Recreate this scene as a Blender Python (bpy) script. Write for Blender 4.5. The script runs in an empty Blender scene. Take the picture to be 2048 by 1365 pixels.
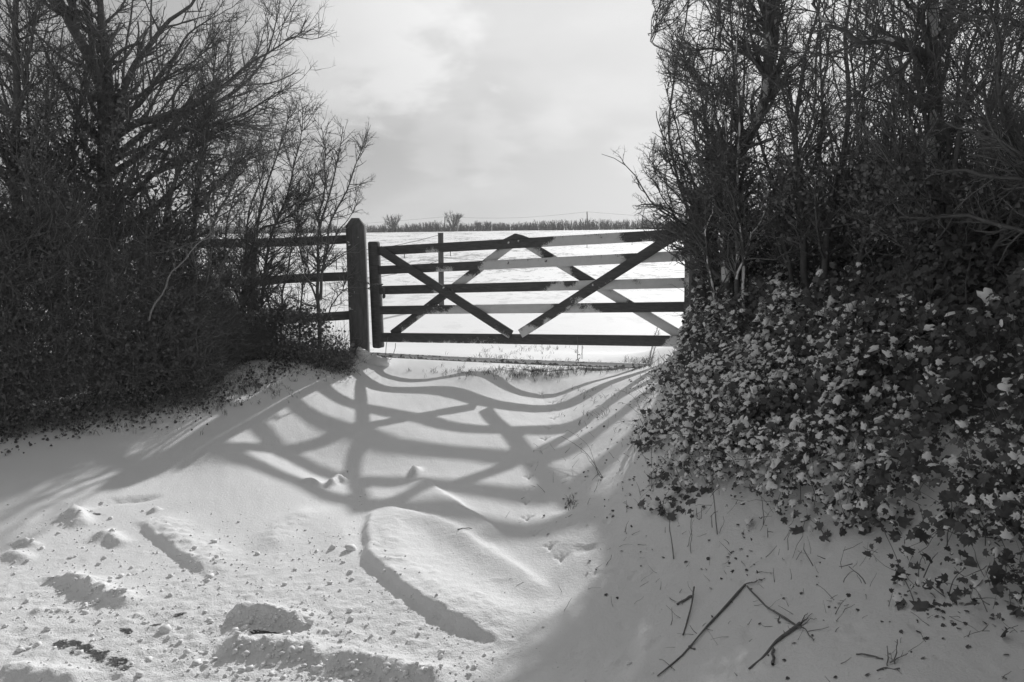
import bpy, math, random
import numpy as np
from mathutils import Vector
C = bpy.context.scene
COL = C.collection
R = math.radians
rng = np.random.default_rng(11)

# ------------------------------------------------------------------ camera, sky, sun, exposure
EYE = 1.85
F = 1593.0
PITCH = math.atan((682.5 - 465) / F)
cam_d = bpy.data.cameras.new('camera')
cam = bpy.data.objects.new('camera', cam_d)
COL.objects.link(cam)
cam.location = (0, 0, EYE)
cam.rotation_euler = (math.pi / 2 - PITCH, 0, 0)
cam_d.sensor_width = 36
cam_d.lens = F / 2048 * 36
cam_d.clip_start = 0.05
cam_d.clip_end = 3000
C.camera = cam

SUN_AZ, SUN_EL = R(18.5), R(28)
SUN = Vector((math.sin(SUN_AZ) * math.cos(SUN_EL), math.cos(SUN_AZ) * math.cos(SUN_EL), math.sin(SUN_EL)))
sd = bpy.data.lights.new('sun', 'SUN')
so = bpy.data.objects.new('sun', sd)
COL.objects.link(so)
sd.energy = 3.0
sd.angle = R(0.9)
sd.color = (1, 1, 1)
so.rotation_euler = SUN.to_track_quat('Z', 'Y').to_euler()
so.location = (6, 18, 12)

C.view_settings.view_transform = 'Standard'
C.view_settings.look = 'None'
C.view_settings.exposure = 0.16
C.view_settings.gamma = 1.0

world = bpy.data.worlds.new('World')
C.world = world
world.use_nodes = True
nt = world.node_tree
nt.nodes.clear()


def N(nt, typ, **kw):
    n = nt.nodes.new(typ)
    for k, v in kw.items():
        if k.startswith('i_'):
            n.inputs[k[2:].replace('_', ' ')].default_value = v
        else:
            setattr(n, k, v)
    return n


def math_node(nt, op, a, b=None, c=None, clamp=False):
    n = nt.nodes.new('ShaderNodeMath')
    n.operation = op
    n.use_clamp = clamp
    for i, v in enumerate((a, b, c)):
        if v is None:
            continue
        if isinstance(v, (int, float)):
            n.inputs[i].default_value = v
        else:
            nt.links.new(v, n.inputs[i])
    return n.outputs[0]


def maprange(nt, v, a, b, c, d, smooth=True):
    n = nt.nodes.new('ShaderNodeMapRange')
    n.interpolation_type = 'SMOOTHSTEP' if smooth else 'LINEAR'
    nt.links.new(v, n.inputs[0])
    for i, x in zip((1, 2, 3, 4), (a, b, c, d)):
        n.inputs[i].default_value = x
    return n.outputs[0]


def noise(nt, vec, scale, detail=4, rough=.55, dist=0):
    n = nt.nodes.new('ShaderNodeTexNoise')
    n.inputs['Scale'].default_value = scale
    n.inputs['Detail'].default_value = detail
    n.inputs['Roughness'].default_value = rough
    n.inputs['Distortion'].default_value = dist
    nt.links.new(vec, n.inputs['Vector'])
    return n.outputs['Fac']


# sky: Nishita made neutral (the photograph is black and white) under a thin cloud layer
sky = N(nt, 'ShaderNodeTexSky', sky_type='NISHITA', sun_disc=False, sun_elevation=SUN_EL, sun_rotation=SUN_AZ)
bw = N(nt, 'ShaderNodeRGBToBW')
nt.links.new(sky.outputs[0], bw.inputs[0])
geo = N(nt, 'ShaderNodeTexCoord')
sep = N(nt, 'ShaderNodeSeparateXYZ')
nt.links.new(geo.outputs['Generated'], sep.inputs[0])
den = math_node(nt, 'ADD', math_node(nt, 'MAXIMUM', sep.outputs[2], 0.0), 0.34)
comb = N(nt, 'ShaderNodeCombineXYZ')
nt.links.new(math_node(nt, 'DIVIDE', sep.outputs[0], den), comb.inputs[0])
nt.links.new(math_node(nt, 'DIVIDE', sep.outputs[1], den), comb.inputs[1])
comb.inputs[2].default_value = 4.3
cl = noise(nt, comb.outputs[0], 1.9, 5, .48, .3)
cl_soft = maprange(nt, cl, .42, .66, 0, 1)
dotn = N(nt, 'ShaderNodeVectorMath', operation='DOT_PRODUCT')
nt.links.new(geo.outputs['Generated'], dotn.inputs[0])
dotn.inputs[1].default_value = tuple(SUN)
glow = maprange(nt, dotn.outputs['Value'], .79, 1.0, 0, 1)
veil = math_node(nt, 'ADD', math_node(nt, 'ADD', maprange(nt, dotn.outputs['Value'], -.3, .75, 3.0, 3.4), maprange(nt, sep.outputs[2], .0, .13, 1.0, 0)), math_node(nt, 'MULTIPLY', glow, 3.4))      # thin high cloud, brighter round the sun
cum = math_node(nt, 'ADD', veil, math_node(nt, 'MULTIPLY', cl_soft, .75))
puffs = None
edge = noise(nt, comb.outputs[0], 7.0, 5, .55, .2)
for (px, py, rad, amp) in ((730, 60, 8.0, 1.0), (650, 140, 5.5, .8), (820, -20, 6.5, .8), (580, 40, 3.5, .6), (880, 270, 3.2, .38), (975, 285, 2.8, .42), (1110, 250, 2.4, .28), (1290, 300, 2.8, .3)):
    dv = Vector(((px - 1024) / F, math.cos(PITCH) + (682.5 - py) / F * math.sin(PITCH), -math.sin(PITCH) + (682.5 - py) / F * math.cos(PITCH))).normalized()
    dn = N(nt, 'ShaderNodeVectorMath', operation='DOT_PRODUCT')
    nt.links.new(geo.outputs['Generated'], dn.inputs[0]); dn.inputs[1].default_value = tuple(dv)
    ang = math_node(nt, 'ARCCOSINE', math_node(nt, 'MINIMUM', dn.outputs['Value'], .99999))
    ang = math_node(nt, 'ADD', math_node(nt, 'DIVIDE', ang, R(rad)), math_node(nt, 'MULTIPLY', math_node(nt, 'SUBTRACT', edge, .5), 2.2))
    pf = math_node(nt, 'MULTIPLY', maprange(nt, ang, .3, 1.1, 1, 0), amp)
    puffs = pf if puffs is None else math_node(nt, 'MAXIMUM', puffs, pf)
cum = math_node(nt, 'ADD', cum, math_node(nt, 'MULTIPLY', puffs, 1.7))
mixv = math_node(nt, 'ADD', math_node(nt, 'MULTIPLY', bw.outputs[0], .06), cum)
bg = N(nt, 'ShaderNodeBackground')
nt.links.new(mixv, bg.inputs[0])
bg.inputs[1].default_value = 0.1
wo = N(nt, 'ShaderNodeOutputWorld')
nt.links.new(bg.outputs[0], wo.inputs[0])


# ------------------------------------------------------------------ helpers
def ray(px, py):
    x = (px - 1024) / F
    y = -(py - 682.5) / F
    return np.array([x, math.cos(PITCH) + y * math.sin(PITCH), -math.sin(PITCH) + y * math.cos(PITCH)])


def P(px, py, d):
    r = ray(px, py)
    return r / r[1] * d + np.array([0, 0, EYE])


def link(o, parent=None):
    COL.objects.link(o)
    if parent:
        o.parent = parent
    return o


def tag(o, label=None, cat=None, group=None, kind=None):
    if label: o['label'] = label
    if cat: o['category'] = cat
    if group: o['group'] = group
    if kind: o['kind'] = kind
    return o


def empty(name, loc, label, cat, group=None):
    o = bpy.data.objects.new(name, None)
    o.location = Vector(loc)
    o.empty_display_size = .1
    link(o)
    return tag(o, label, cat, group)


def mesh(name, v, f, mats, parent=None, smooth=False, mi=None, attr=None):
    """v (n,3) array in world space, f: (m,k) array or list of such arrays"""
    v = np.asarray(v, dtype=np.float32)
    if not isinstance(f, list):
        f = [f]
    f = [np.asarray(a, dtype=np.int32) for a in f if len(a)]
    me = bpy.data.meshes.new(name)
    if parent is not None:
        v = v - np.array(parent.location, dtype=np.float32)
        loc = None
    else:
        lo, hi = v.min(0), v.max(0)
        loc = np.array([(lo[0] + hi[0]) / 2, (lo[1] + hi[1]) / 2, lo[2]], dtype=np.float32)
        v = v - loc
    me.vertices.add(len(v))
    me.vertices.foreach_set('co', v.ravel())
    lp = np.concatenate([a.ravel() for a in f])
    tot = np.concatenate([np.full(len(a), a.shape[1], dtype=np.int32) for a in f])
    st = np.concatenate([[0], np.cumsum(tot)[:-1]]).astype(np.int32)
    me.loops.add(len(lp))
    me.loops.foreach_set('vertex_index', lp)
    me.polygons.add(len(tot))
    me.polygons.foreach_set('loop_start', st)
    me.polygons.foreach_set('loop_total', tot)
    if smooth:
        me.polygons.foreach_set('use_smooth', np.ones(len(tot), dtype=bool))
    if not isinstance(mats, (list, tuple)):
        mats = [mats]
    for m in mats:
        me.materials.append(m)
    if mi is not None:
        me.polygons.foreach_set('material_index', np.asarray(mi, dtype=np.int32))
    if attr is not None:
        for k, a in attr.items():
            at = me.attributes.new(k, 'FLOAT', 'POINT')
            at.data.foreach_set('value', np.asarray(a, dtype=np.float32))
    me.update(calc_edges=True)
    me.validate()
    o = bpy.data.objects.new(name, me)
    if loc is not None:
        o.location = Vector([float(a) for a in loc])
    return link(o, parent)


def box_between(a, b, w, h, nrm, n=1):
    """bar from a to b: h along the in-plane normal, w along nrm; returns verts, quads, s along"""
    a = np.array(a, float); b = np.array(b, float)
    nrm = np.array(nrm, float); nrm /= np.linalg.norm(nrm)
    d = b - a; L = np.linalg.norm(d); d /= L
    nrm = nrm - d * (nrm @ d); nrm /= np.linalg.norm(nrm)
    u = np.cross(d, nrm)
    c = min(.006, w * .2, h * .2)
    prof = [(-w / 2 + c, -h / 2), (w / 2 - c, -h / 2), (w / 2, -h / 2 + c), (w / 2, h / 2 - c), (w / 2 - c, h / 2), (-w / 2 + c, h / 2), (-w / 2, h / 2 - c), (-w / 2, -h / 2 + c)]
    m = len(prof)
    V = []; S = []
    for i in range(n + 1):
        t = i / n
        for p, q in prof:
            V.append(a + d * L * t + nrm * p + u * q)
            S.append(t)
    Q = []
    for i in range(n):
        for j in range(m):
            k = (j + 1) % m
            Q.append((i * m + j, i * m + k, (i + 1) * m + k, (i + 1) * m + j))
    caps = [tuple(range(m))[::-1], tuple(range(n * m, n * m + m))]
    return np.array(V), [np.array(Q), np.array(caps)], np.array(S)


def tubes(P_, Rr, m=3):
    """P_ (n,k,3), Rr (n,k) -> verts, quads"""
    n, k, _ = P_.shape
    T = np.empty_like(P_)
    T[:, 1:-1] = P_[:, 2:] - P_[:, :-2]
    T[:, 0] = P_[:, 1] - P_[:, 0]
    T[:, -1] = P_[:, -1] - P_[:, -2]
    T /= np.linalg.norm(T, axis=2, keepdims=True) + 1e-9
    ref = np.where(np.abs(T[:, :1, 2:3]) > .8, np.array([[[1., 0.2, 0]]]), np.array([[[0, 0, 1.]]]))
    ref = np.broadcast_to(ref, T.shape)
    U = np.cross(T, ref); U /= np.linalg.norm(U, axis=2, keepdims=True) + 1e-9
    W = np.cross(T, U)
    a = np.arange(m) * 2 * math.pi / m
    V = P_[:, :, None, :] + Rr[:, :, None, None] * (np.cos(a)[None, None, :, None] * U[:, :, None, :] + np.sin(a)[None, None, :, None] * W[:, :, None, :])
    idx = np.arange(n * k * m).reshape(n, k, m)
    A = idx[:, :-1, :]; B = idx[:, 1:, :]
    Q = np.stack([A, np.roll(A, -1, 2), np.roll(B, -1, 2), B], -1).reshape(-1, 4)
    return V.reshape(-1, 3), Q


class Geo:
    def __init__(s):
        s.v = []; s.q = {}; s.n = 0; s.mi = {}
    def add(s, v, q, mi=0):
        if len(v) == 0: return
        qs = q if isinstance(q, list) else [q]
        for a in qs:
            a = np.asarray(a)
            if len(a) == 0: continue
            k = a.shape[1]
            s.q.setdefault(k, []).append(a + s.n)
            s.mi.setdefault(k, []).append(np.full(len(a), mi))
        s.v.append(np.asarray(v)); s.n += len(v)
    def build(s, name, mats, parent=None, smooth=False, attr=None):
        ks = sorted(s.q)
        f = [np.concatenate(s.q[k]) for k in ks]
        mi = np.concatenate([np.concatenate(s.mi[k]) for k in ks])
        return mesh(name, np.concatenate(s.v), f, mats, parent, smooth, mi, attr)


def vnoise(x, y, scale, seed=0, octaves=1, rough=.5):
    """value noise on arrays"""
    out = np.zeros(np.broadcast(x, y).shape); amp = 1; tot = 0
    for o in range(octaves):
        r = np.random.default_rng(seed * 77 + o)
        tab = r.random((256, 256))
        u = x / scale * 2 ** o + 31.7 * o; v = y / scale * 2 ** o + 17.3 * o
        iu = np.floor(u).astype(int); iv = np.floor(v).astype(int)
        fu = u - iu; fv = v - iv
        fu = fu * fu * (3 - 2 * fu); fv = fv * fv * (3 - 2 * fv)
        g = lambda a, b: tab[a % 256, b % 256]
        val = (g(iu, iv) * (1 - fu) + g(iu + 1, iv) * fu) * (1 - fv) + (g(iu, iv + 1) * (1 - fu) + g(iu + 1, iv + 1) * fu) * fv
        out += amp * (val - .5) * 2; tot += amp; amp *= rough
    return out / tot


def smooth01(t):
    t = np.clip(t, 0, 1)
    return t * t * (3 - 2 * t)


# ------------------------------------------------------------------ materials
def mat(name):
    m = bpy.data.materials.new(name); m.use_nodes = True
    t = m.node_tree; t.nodes.clear()
    o = t.nodes.new('ShaderNodeOutputMaterial'); b = t.nodes.new('ShaderNodeBsdfPrincipled')
    t.links.new(b.outputs[0], o.inputs[0])
    return m, t, b


def grey(t, v, b, name='Base Color'):
    c = t.nodes.new('ShaderNodeCombineColor')
    for i in range(3): t.links.new(v, c.inputs[i])
    t.links.new(c.outputs[0], b.inputs[name])


def bump(t, b, h, strength, dist):
    n = t.nodes.new('ShaderNodeBump'); n.inputs['Strength'].default_value = strength; n.inputs['Distance'].default_value = dist
    t.links.new(h, n.inputs['Height']); t.links.new(n.outputs[0], b.inputs['Normal'])
    return n


def attr_node(t, name):
    a = t.nodes.new('ShaderNodeAttribute'); a.attribute_name = name
    return a.outputs['Fac']


def lerp(t, a, b, f):
    # a + (b-a)*f
    d = math_node(t, 'SUBTRACT', b, a)
    return math_node(t, 'ADD', a, math_node(t, 'MULTIPLY', d, f))


def pos(t):
    return t.nodes.new('ShaderNodeNewGeometry').outputs['Position']


SNOW = 0.84
def m_ground():
    m, t, b = mat('snow_ground')
    p = pos(t)
    soil = attr_node(t, 'soil'); field = attr_node(t, 'field')
    n1 = noise(t, p, 14, 7, .72)
    n2 = noise(t, p, 60, 4, .65)
    n3 = noise(t, p, 1.3, 4, .6)
    mask = maprange(t, math_node(t, 'ADD', soil, math_node(t, 'MULTIPLY', math_node(t, 'SUBTRACT', n1, .5), .9)), .46, .56, 0, 1)
    base = math_node(t, 'ADD', SNOW - .03, math_node(t, 'MULTIPLY', math_node(t, 'SUBTRACT', n3, .5), .10))
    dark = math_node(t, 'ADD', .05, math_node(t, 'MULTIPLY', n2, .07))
    # stubble and clods showing through the blown snow out in the field, stretched across the view
    mp = t.nodes.new('ShaderNodeMapping'); mp.inputs['Scale'].default_value = (1, .45, 1)
    t.links.new(p, mp.inputs[0])
    f1 = noise(t, mp.outputs[0], 2.6, 6, .75)
    f2 = noise(t, mp.outputs[0], .35, 3, .5)
    fm = maprange(t, math_node(t, 'ADD', f1, math_node(t, 'MULTIPLY', math_node(t, 'SUBTRACT', f2, .5), .5)), .50, .63, 0, .85)
    fm = math_node(t, 'MULTIPLY', fm, field)
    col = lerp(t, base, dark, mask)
    col = lerp(t, col, .17, fm)
    grey(t, col, b)
    b.inputs['Roughness'].default_value = .7
    b.inputs['Specular IOR Level'].default_value = .25
    h = math_node(t, 'ADD', math_node(t, 'MULTIPLY', noise(t, p, 130, 3, .7), .6), n2)
    bump(t, b, math_node(t, 'MULTIPLY', h, math_node(t, 'ADD', .5, math_node(t, 'MULTIPLY', attr_node(t, 'churn'), 1.6))), .55, .011)
    return m


def m_simple(name, lo, hi, scale=20, rough=.85, spec=.2, bs=.5, bd=.004, stretch=None, snow=None):
    """dark matt stuff; snow=(threshold lo, hi, scale): snow plastered on the side that met the wind"""
    m, t, b = mat(name)
    p = pos(t)
    q = p
    if stretch:
        mp = t.nodes.new('ShaderNodeMapping'); mp.inputs['Scale'].default_value = stretch
        t.links.new(p, mp.inputs[0]); q = mp.outputs[0]
    n1 = noise(t, q, scale, 5, .65)
    col = maprange(t, n1, .3, .7, lo, hi, False)
    if snow:
        g = t.nodes.new('ShaderNodeNewGeometry')
        d = t.nodes.new('ShaderNodeVectorMath'); d.operation = 'DOT_PRODUCT'
        t.links.new(g.outputs['Normal'], d.inputs[0]); d.inputs[1].default_value = (-.45, -.72, .52)
        s = math_node(t, 'ADD', math_node(t, 'MULTIPLY', d.outputs['Value'], .30), noise(t, p, snow[2], 3, .6))
        f = maprange(t, s, snow[0], snow[1], 0, 1)
        col = lerp(t, col, SNOW - .04, f)
    grey(t, col, b)
    b.inputs['Roughness'].default_value = rough
    b.inputs['Specular IOR Level'].default_value = spec
    if bs: bump(t, b, n1, bs, bd)
    return m


def m_gate():
    m, t, b = mat('gate_timber')
    p = pos(t)
    mp = t.nodes.new('ShaderNodeMapping'); mp.inputs['Scale'].default_value = (.25, .25, 1.6)
    t.links.new(p, mp.inputs[0])
    gr = noise(t, mp.outputs[0], 45, 6, .7)
    wood = maprange(t, gr, .3, .7, .08, .16, False)
    s = attr_node(t, 'snow')
    n1 = noise(t, p, 8, 6, .72)
    n2 = noise(t, p, 120, 4, .7)
    f = math_node(t, 'ADD', s, math_node(t, 'ADD', math_node(t, 'MULTIPLY', math_node(t, 'SUBTRACT', n1, .5), 1.15), math_node(t, 'MULTIPLY', math_node(t, 'SUBTRACT', n2, .5), .75)))
    fac = maprange(t, f, .44, .56, 0, 1)
    sn = math_node(t, 'ADD', .60, math_node(t, 'MULTIPLY', n1, .3))
    grey(t, lerp(t, wood, sn, fac), b)
    b.inputs['Roughness'].default_value = .85
    b.inputs['Specular IOR Level'].default_value = .15
    bump(t, b, math_node(t, 'ADD', gr, math_node(t, 'MULTIPLY', fac, .8)), .5, .006)
    return m


M_GROUND = m_ground()
M_GATE = m_gate()
M_WOOD = m_simple('weathered_timber', .09, .17, 30, stretch=(1, 1, .15))
M_POST = m_simple('post_timber', .09, .17, 30, stretch=(1, 1, .15), snow=(.90, .95, 14))
M_RAIL = m_simple('rail_timber', .09, .17, 30, stretch=(.15, 1, 1))
M_BARK = m_simple('bark', .11, .19, 26)
M_BARK_SNOW = m_simple('bark_with_snow', .11, .19, 26, snow=(.70, .76, 9))
M_TWIG = m_simple('twig_bark', .14, .23, 40, bs=0)
M_LEAF = m_simple('ivy_leaf', .08, .145, 30, rough=.6, spec=.25, bs=0)
M_STEM = m_simple('pale_dead_stem', .20, .32, 30, bs=0)
M_BRAMBLE = m_simple('bramble_leaf', .19, .24, 5, rough=.7, spec=.1, bs=0)
M_LITTER = m_simple('dead_leaf', .06, .14, 30, bs=0)
M_SNOW = m_simple('lying_snow', .80, .86, 30, rough=.7, bs=.4, bd=.004)
M_METAL = m_simple('galvanised_metal', .10, .24, 18, rough=.5, spec=.5, bs=.2, snow=(.66, .72, 22))
M_WIRE = m_simple('wire', .08, .14, 18, rough=.6, bs=0)
M_TWINE = m_simple('twine', .14, .24, 60, bs=0)
M_GRASS = m_simple('dry_grass', .10, .24, 40, bs=0)
M_FARHEDGE = m_simple('distant_twigs', .05, .12, 1.5, bs=0)

# ------------------------------------------------------------------ ground heights (metres relative to the eye)
g = lambda px, py, d: tuple(P(px, py, d) - np.array([0, 0, EYE]))
CTRL = [(-1.42,8.64,-1.54),(-1.23,8.48,-1.56),(-.94,8.33,-1.55),(-.69,8.26,-1.51),(-.54,8.25,-1.47),(-.26,8.11,-1.45),(-.1,7.9,-1.5),(.08,7.68,-1.55),
(.26,7.54,-1.56),(.4,7.49,-1.55),(.56,7.51,-1.49),(.74,7.53,-1.43),(.94,7.53,-1.38),(1.15,7.55,-1.31),
(-1.52,8.27,-1.55),(-1.35,8.07,-1.59),(-1.1,7.93,-1.58),(-.88,7.83,-1.56),(-.61,7.67,-1.55),(-.42,7.53,-1.56),(-.24,7.36,-1.58),(-.06,7.25,-1.58),
(.19,7.09,-1.58),(.41,6.98,-1.56),(.56,6.98,-1.52),(.69,7.06,-1.44),(.95,7.12,-1.33),(1.21,7.13,-1.25),
(-1.52,7.41,-1.62),(-1.26,7.23,-1.63),(-1.04,7.08,-1.63),(-.78,6.88,-1.64),(-.53,6.69,-1.66),(-.29,6.54,-1.65),(-.05,6.44,-1.63),(.17,6.34,-1.6),
(.4,6.26,-1.58),(.54,6.25,-1.54),(.7,6.36,-1.44),(.87,6.45,-1.35),(1.06,6.5,-1.27),(1.26,6.55,-1.18),
(-1.71,6.93,-1.67),(-1.41,6.69,-1.69),(-1.23,6.54,-1.7),(-1.08,6.37,-1.74),(-.88,6.25,-1.73),(-.64,6.13,-1.72),(-.34,5.98,-1.7),(-.12,5.85,-1.69),
(.09,5.76,-1.67),(.29,5.72,-1.63),(.43,5.7,-1.6),(.64,5.81,-1.48),(.82,5.91,-1.38),(1.01,6.04,-1.26),
(-1.08,5.69,-1.82),(-.92,5.6,-1.81),(-.04,5.17,-1.74),(.18,5.05,-1.73),(.32,5.03,-1.7),(.44,5.04,-1.65),(.64,5.2,-1.52),(.85,5.34,-1.39),
(-1.89,6.32,-1.78),(-1.53,5.98,-1.82),(-1.25,5.77,-1.84),(-.84,5.09,-1.81),(-.57,4.92,-1.8),(-.27,4.74,-1.8),
(-2.3,6.21,-1.73),(-1.93,5.9,-1.76),(-1.53,5.57,-1.79),(-1.31,5.37,-1.82),
(-2.56,5.99,-1.82)]
CTRL += [  # by the gate
 (-1.72,8.95,-1.40),(-1.45,9.1,-1.46),(-.9,9.0,-1.47),(-.3,8.6,-1.44),(.35,8.2,-1.45),(.9,7.95,-1.38),(1.45,7.5,-1.2),(1.62,7.35,-1.12),
 (-1.5,10.5,-1.46),(0,10,-1.47),(1.6,9.2,-1.4),(-2.6,8.9,-1.3),(-3.6,8.6,-1.3),(-5,8.4,-1.2),
 # foreground road
 (-2.2,4.6,-1.86),(-1,4,-1.85),(0,4,-1.83),(-2.6,3.4,-1.88),(-1.2,3.0,-1.88),(0,3.0,-1.86),(-1,2,-1.88),(.4,2,-1.86),(-3.6,2,-1.9),(-3.8,4.2,-1.84),(.55,3.9,-1.76),(.5,3.1,-1.80),
 # left hedge foot
 g(0,860,6.3),g(200,835,6.7),g(400,812,7.1),g(455,772,7.6),g(560,730,8.2),(-5.5,6,-1.6),(-2.9,6.6,-1.68),(-3.4,5.6,-1.76),
 # right bank: foot of the ivy, bank top
 g(1290,900,5.0),g(1330,1010,4.35),g(1500,1100,3.75),g(1750,1160,3.25),g(2000,1290,2.65),g(1450,1330,2.95),g(1800,1340,2.6),
 g(1450,660,6.8),g(1600,600,6.2),g(1800,585,5.3),g(2048,585,4.3),
 (2.2,7.8,-.85),(2.9,6.8,-.5),(3.6,5.6,-.35),(4.2,4.2,-.25),(2.9,8.4,-1.2),(4.6,7.2,-1.2),(5.4,5.2,-1.1),(4.6,2.5,-.3),(3.2,2.0,-.8),(2.2,1.2,-1.5),
]
CT = np.array(CTRL)


def tps_fit(pts, lam):
    n = len(pts); X = pts[:, :2]
    d = np.linalg.norm(X[:, None] - X[None], axis=2)
    K = np.where(d > 0, d * d * np.log(d + 1e-12), 0) + lam * np.eye(n)
    Pm = np.c_[np.ones(n), X]
    A = np.block([[K, Pm], [Pm.T, np.zeros((3, 3))]])
    return np.linalg.solve(A, np.r_[pts[:, 2], 0, 0, 0])


W_ = tps_fit(CT, .012)


def tps(x, y):
    s = x.shape; x = x.ravel(); y = y.ravel(); out = np.empty(len(x))
    for i in range(0, len(x), 20000):
        a = x[i:i + 20000, None] - CT[:, 0]; b = y[i:i + 20000, None] - CT[:, 1]
        d2 = a * a + b * b
        out[i:i + 20000] = (.5 * d2 * np.log(d2 + 1e-12)) @ W_[:-3] + W_[-3] + W_[-2] * x[i:i + 20000] + W_[-1] * y[i:i + 20000]
    return out.reshape(s)


def far_z(x, y):
    # lane and verges near by, snow field rising slightly to the right further off
    ff = -1.46 + smooth01((y - 12) / 150) * (1.75 + x * .011) + .09 * vnoise(x, y, 14, 5, 2) * smooth01((y - 10) / 6)
    near = -1.86 + smooth01((x - 1.2) / 3) * 1.5 + smooth01((-x - 3.5) / 2) * .45
    return np.where(y > 9.5, ff, near + (ff - near) * smooth01((y - 7.5) / 2))


def axis(parts):
    out = []
    for a, b, s in parts:
        n = max(2, int(round((b - a) / s)))
        out.append(np.linspace(a, b, n, endpoint=False))
    return np.concatenate(out)


def geomspace_out(a, b, s0, n):
    t = np.linspace(0, 1, n)
    k = (b - a)
    e = (np.exp(t * 6.0) - 1) / (math.exp(6.0) - 1)
    return a + k * e


gx = np.concatenate([-geomspace_out(5.0, 420, .1, 80)[::-1][:-1], axis([(-5.0, -2.8, .04), (-2.8, -.2, .0135), (-.2, .6, .0085), (.6, 2.4, .0135), (2.4, 5.0, .04)]), geomspace_out(5.0, 420, .1, 80)])
gy = np.concatenate([-geomspace_out(-.5, 30, .1, 25)[::-1][:-1], axis([(.5, 2.3, .05), (2.3, 4.6, .0125), (4.6, 7.4, .0115), (7.4, 9.4, .019)]), geomspace_out(9.4, 430, .1, 150)])
XX, YY = np.meshgrid(gx, gy)
cx = np.linspace(-7, 7, 141); cy = np.linspace(.2, 12, 119)
CX, CY = np.meshgrid(cx, cy)
CZ = tps(CX, CY)
inw = smooth01((CX + 5.6) / 1.2) * smooth01((5.6 - CX) / 1.2) * smooth01((CY - .8) / 1.2) * smooth01((10.6 - CY) / 1.4)
CZ = far_z(CX, CY) * (1 - inw) + CZ * inw


def bil(x, y, ax, ay, Z):
    i = np.clip(np.searchsorted(ax, x) - 1, 0, len(ax) - 2); j = np.clip(np.searchsorted(ay, y) - 1, 0, len(ay) - 2)
    u = np.clip((x - ax[i]) / (ax[i + 1] - ax[i]), 0, 1); v = np.clip((y - ay[j]) / (ay[j + 1] - ay[j]), 0, 1)
    return (Z[j, i] * (1 - u) + Z[j, i + 1] * u) * (1 - v) + (Z[j + 1, i] * (1 - u) + Z[j + 1, i + 1] * u) * v


inside = (XX > -6.9) & (XX < 6.9) & (YY > .3) & (YY < 11.9)
ZZ = np.where(inside, bil(XX, YY, cx, cy, CZ), far_z(XX, YY))


def hit_coarse(px, py):
    r = ray(px, py)
    ts = np.linspace(1.2, 14, 1800)
    q = r[None] * ts[:, None] / r[1]
    z = bil(q[:, 0], q[:, 1], cx, cy, CZ)
    k = np.argmax(q[:, 2] < z)
    return q[k, 0], q[k, 1]


def pl_dist(poly):
    """signed distance to a polyline on the ground plane (+ on the left of travel) and parameter 0..1"""
    p = np.array(poly); best = np.full(XX.shape, 1e9); sg = np.zeros(XX.shape); tt = np.zeros(XX.shape)
    seg = np.linalg.norm(np.diff(p, axis=0), axis=1); cum = np.r_[0, np.cumsum(seg)]; tot = cum[-1]
    for i in range(len(p) - 1):
        a = p[i]; d = p[i + 1] - a; L2 = d @ d
        u = np.clip(((XX - a[0]) * d[0] + (YY - a[1]) * d[1]) / L2, 0, 1)
        dx = XX - a[0] - u * d[0]; dy = YY - a[1] - u * d[1]
        dd = np.hypot(dx, dy); m = dd < best
        best = np.where(m, dd, best)
        sg = np.where(m, np.sign(d[0] * dy - d[1] * dx), sg)
        tt = np.where(m, (cum[i] + u * seg[i]) / tot, tt)
    return best * sg, tt


def pxl(pts):
    return [hit_coarse(*q) for q in pts]


def ridge(pts, h, w_left, w_right, rough=0., taper=.15, seed=1, plateau=0.):
    global ZZ
    wob = .02 * vnoise(XX, YY, .16, seed + 40, 3)
    d, t = pl_dist(pxl(pts))
    d = d + wob
    prof = np.where(d > 0, np.exp(-(np.maximum(d - plateau, 0) / w_left) ** 2), np.exp(-(d / w_right) ** 2))
    end = smooth01(t / taper) * smooth01((1 - t) / taper)
    lump = 1 + rough * vnoise(XX, YY, .07, seed, 4, .65)
    ZZ = ZZ + h * prof * end * lump


# broad snow undulation
nearw = smooth01((YY - 1) / 1) * smooth01((10.5 - YY) / 2) * smooth01((XX + 5.5) / 1) * smooth01((5.5 - XX) / 1)
ZZ += nearw * (.010 * vnoise(XX, YY, .8, 3, 3) + .0022 * vnoise(XX, YY * .5 + XX * .6, .09, 8, 3))
# slab drift: steep edge facing the lane, soft top (left of travel = up-slope side)
ridge([(752, 1018), (737, 1060), (740, 1122), (800, 1180), (885, 1232), (960, 1268), (1040, 1298)], .052, .20, .028, .16, .16, 2, .08)
ridge([(748, 1015), (880, 1052), (960, 1095), (1050, 1155), (1100, 1200)], .022, .05, .10, .05, .1, 3)
ridge([(826, 935), (818, 962)], .045, .05, .02, .1, .35, 4)
ridge([(826, 958), (890, 1000), (960, 1052), (1010, 1080)], .035, .05, .16, .05, .15, 5)
ridge([(272, 1038), (330, 1085), (385, 1125), (440, 1160)], .036, .14, .026, .55, .25, 6, .05)
ridge([(300, 1030), (322, 1018)], .03, .03, .02, .2, .35, 7)
ridge([(85, 1150), (150, 1168), (215, 1195), (285, 1215)], .05, .08, .04, .8, .25, 8)
ridge([(120, 1052), (150, 1030), (168, 1060)], .06, .05, .06, .5, .3, 9)
ridge([(190, 1092), (215, 1072), (245, 1100)], .035, .06, .03, .5, .25, 10)
ridge([(40, 1095), (62, 1085)], .04, .05, .05, .5, .4, 11)
ridge([(0, 1110), (60, 1128)], .035, .05, .04, .6, .3, 12)
ridge([(452, 1225), (500, 1238), (560, 1248), (622, 1262)], .07, .08, .028, .65, .2, 13)
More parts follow.
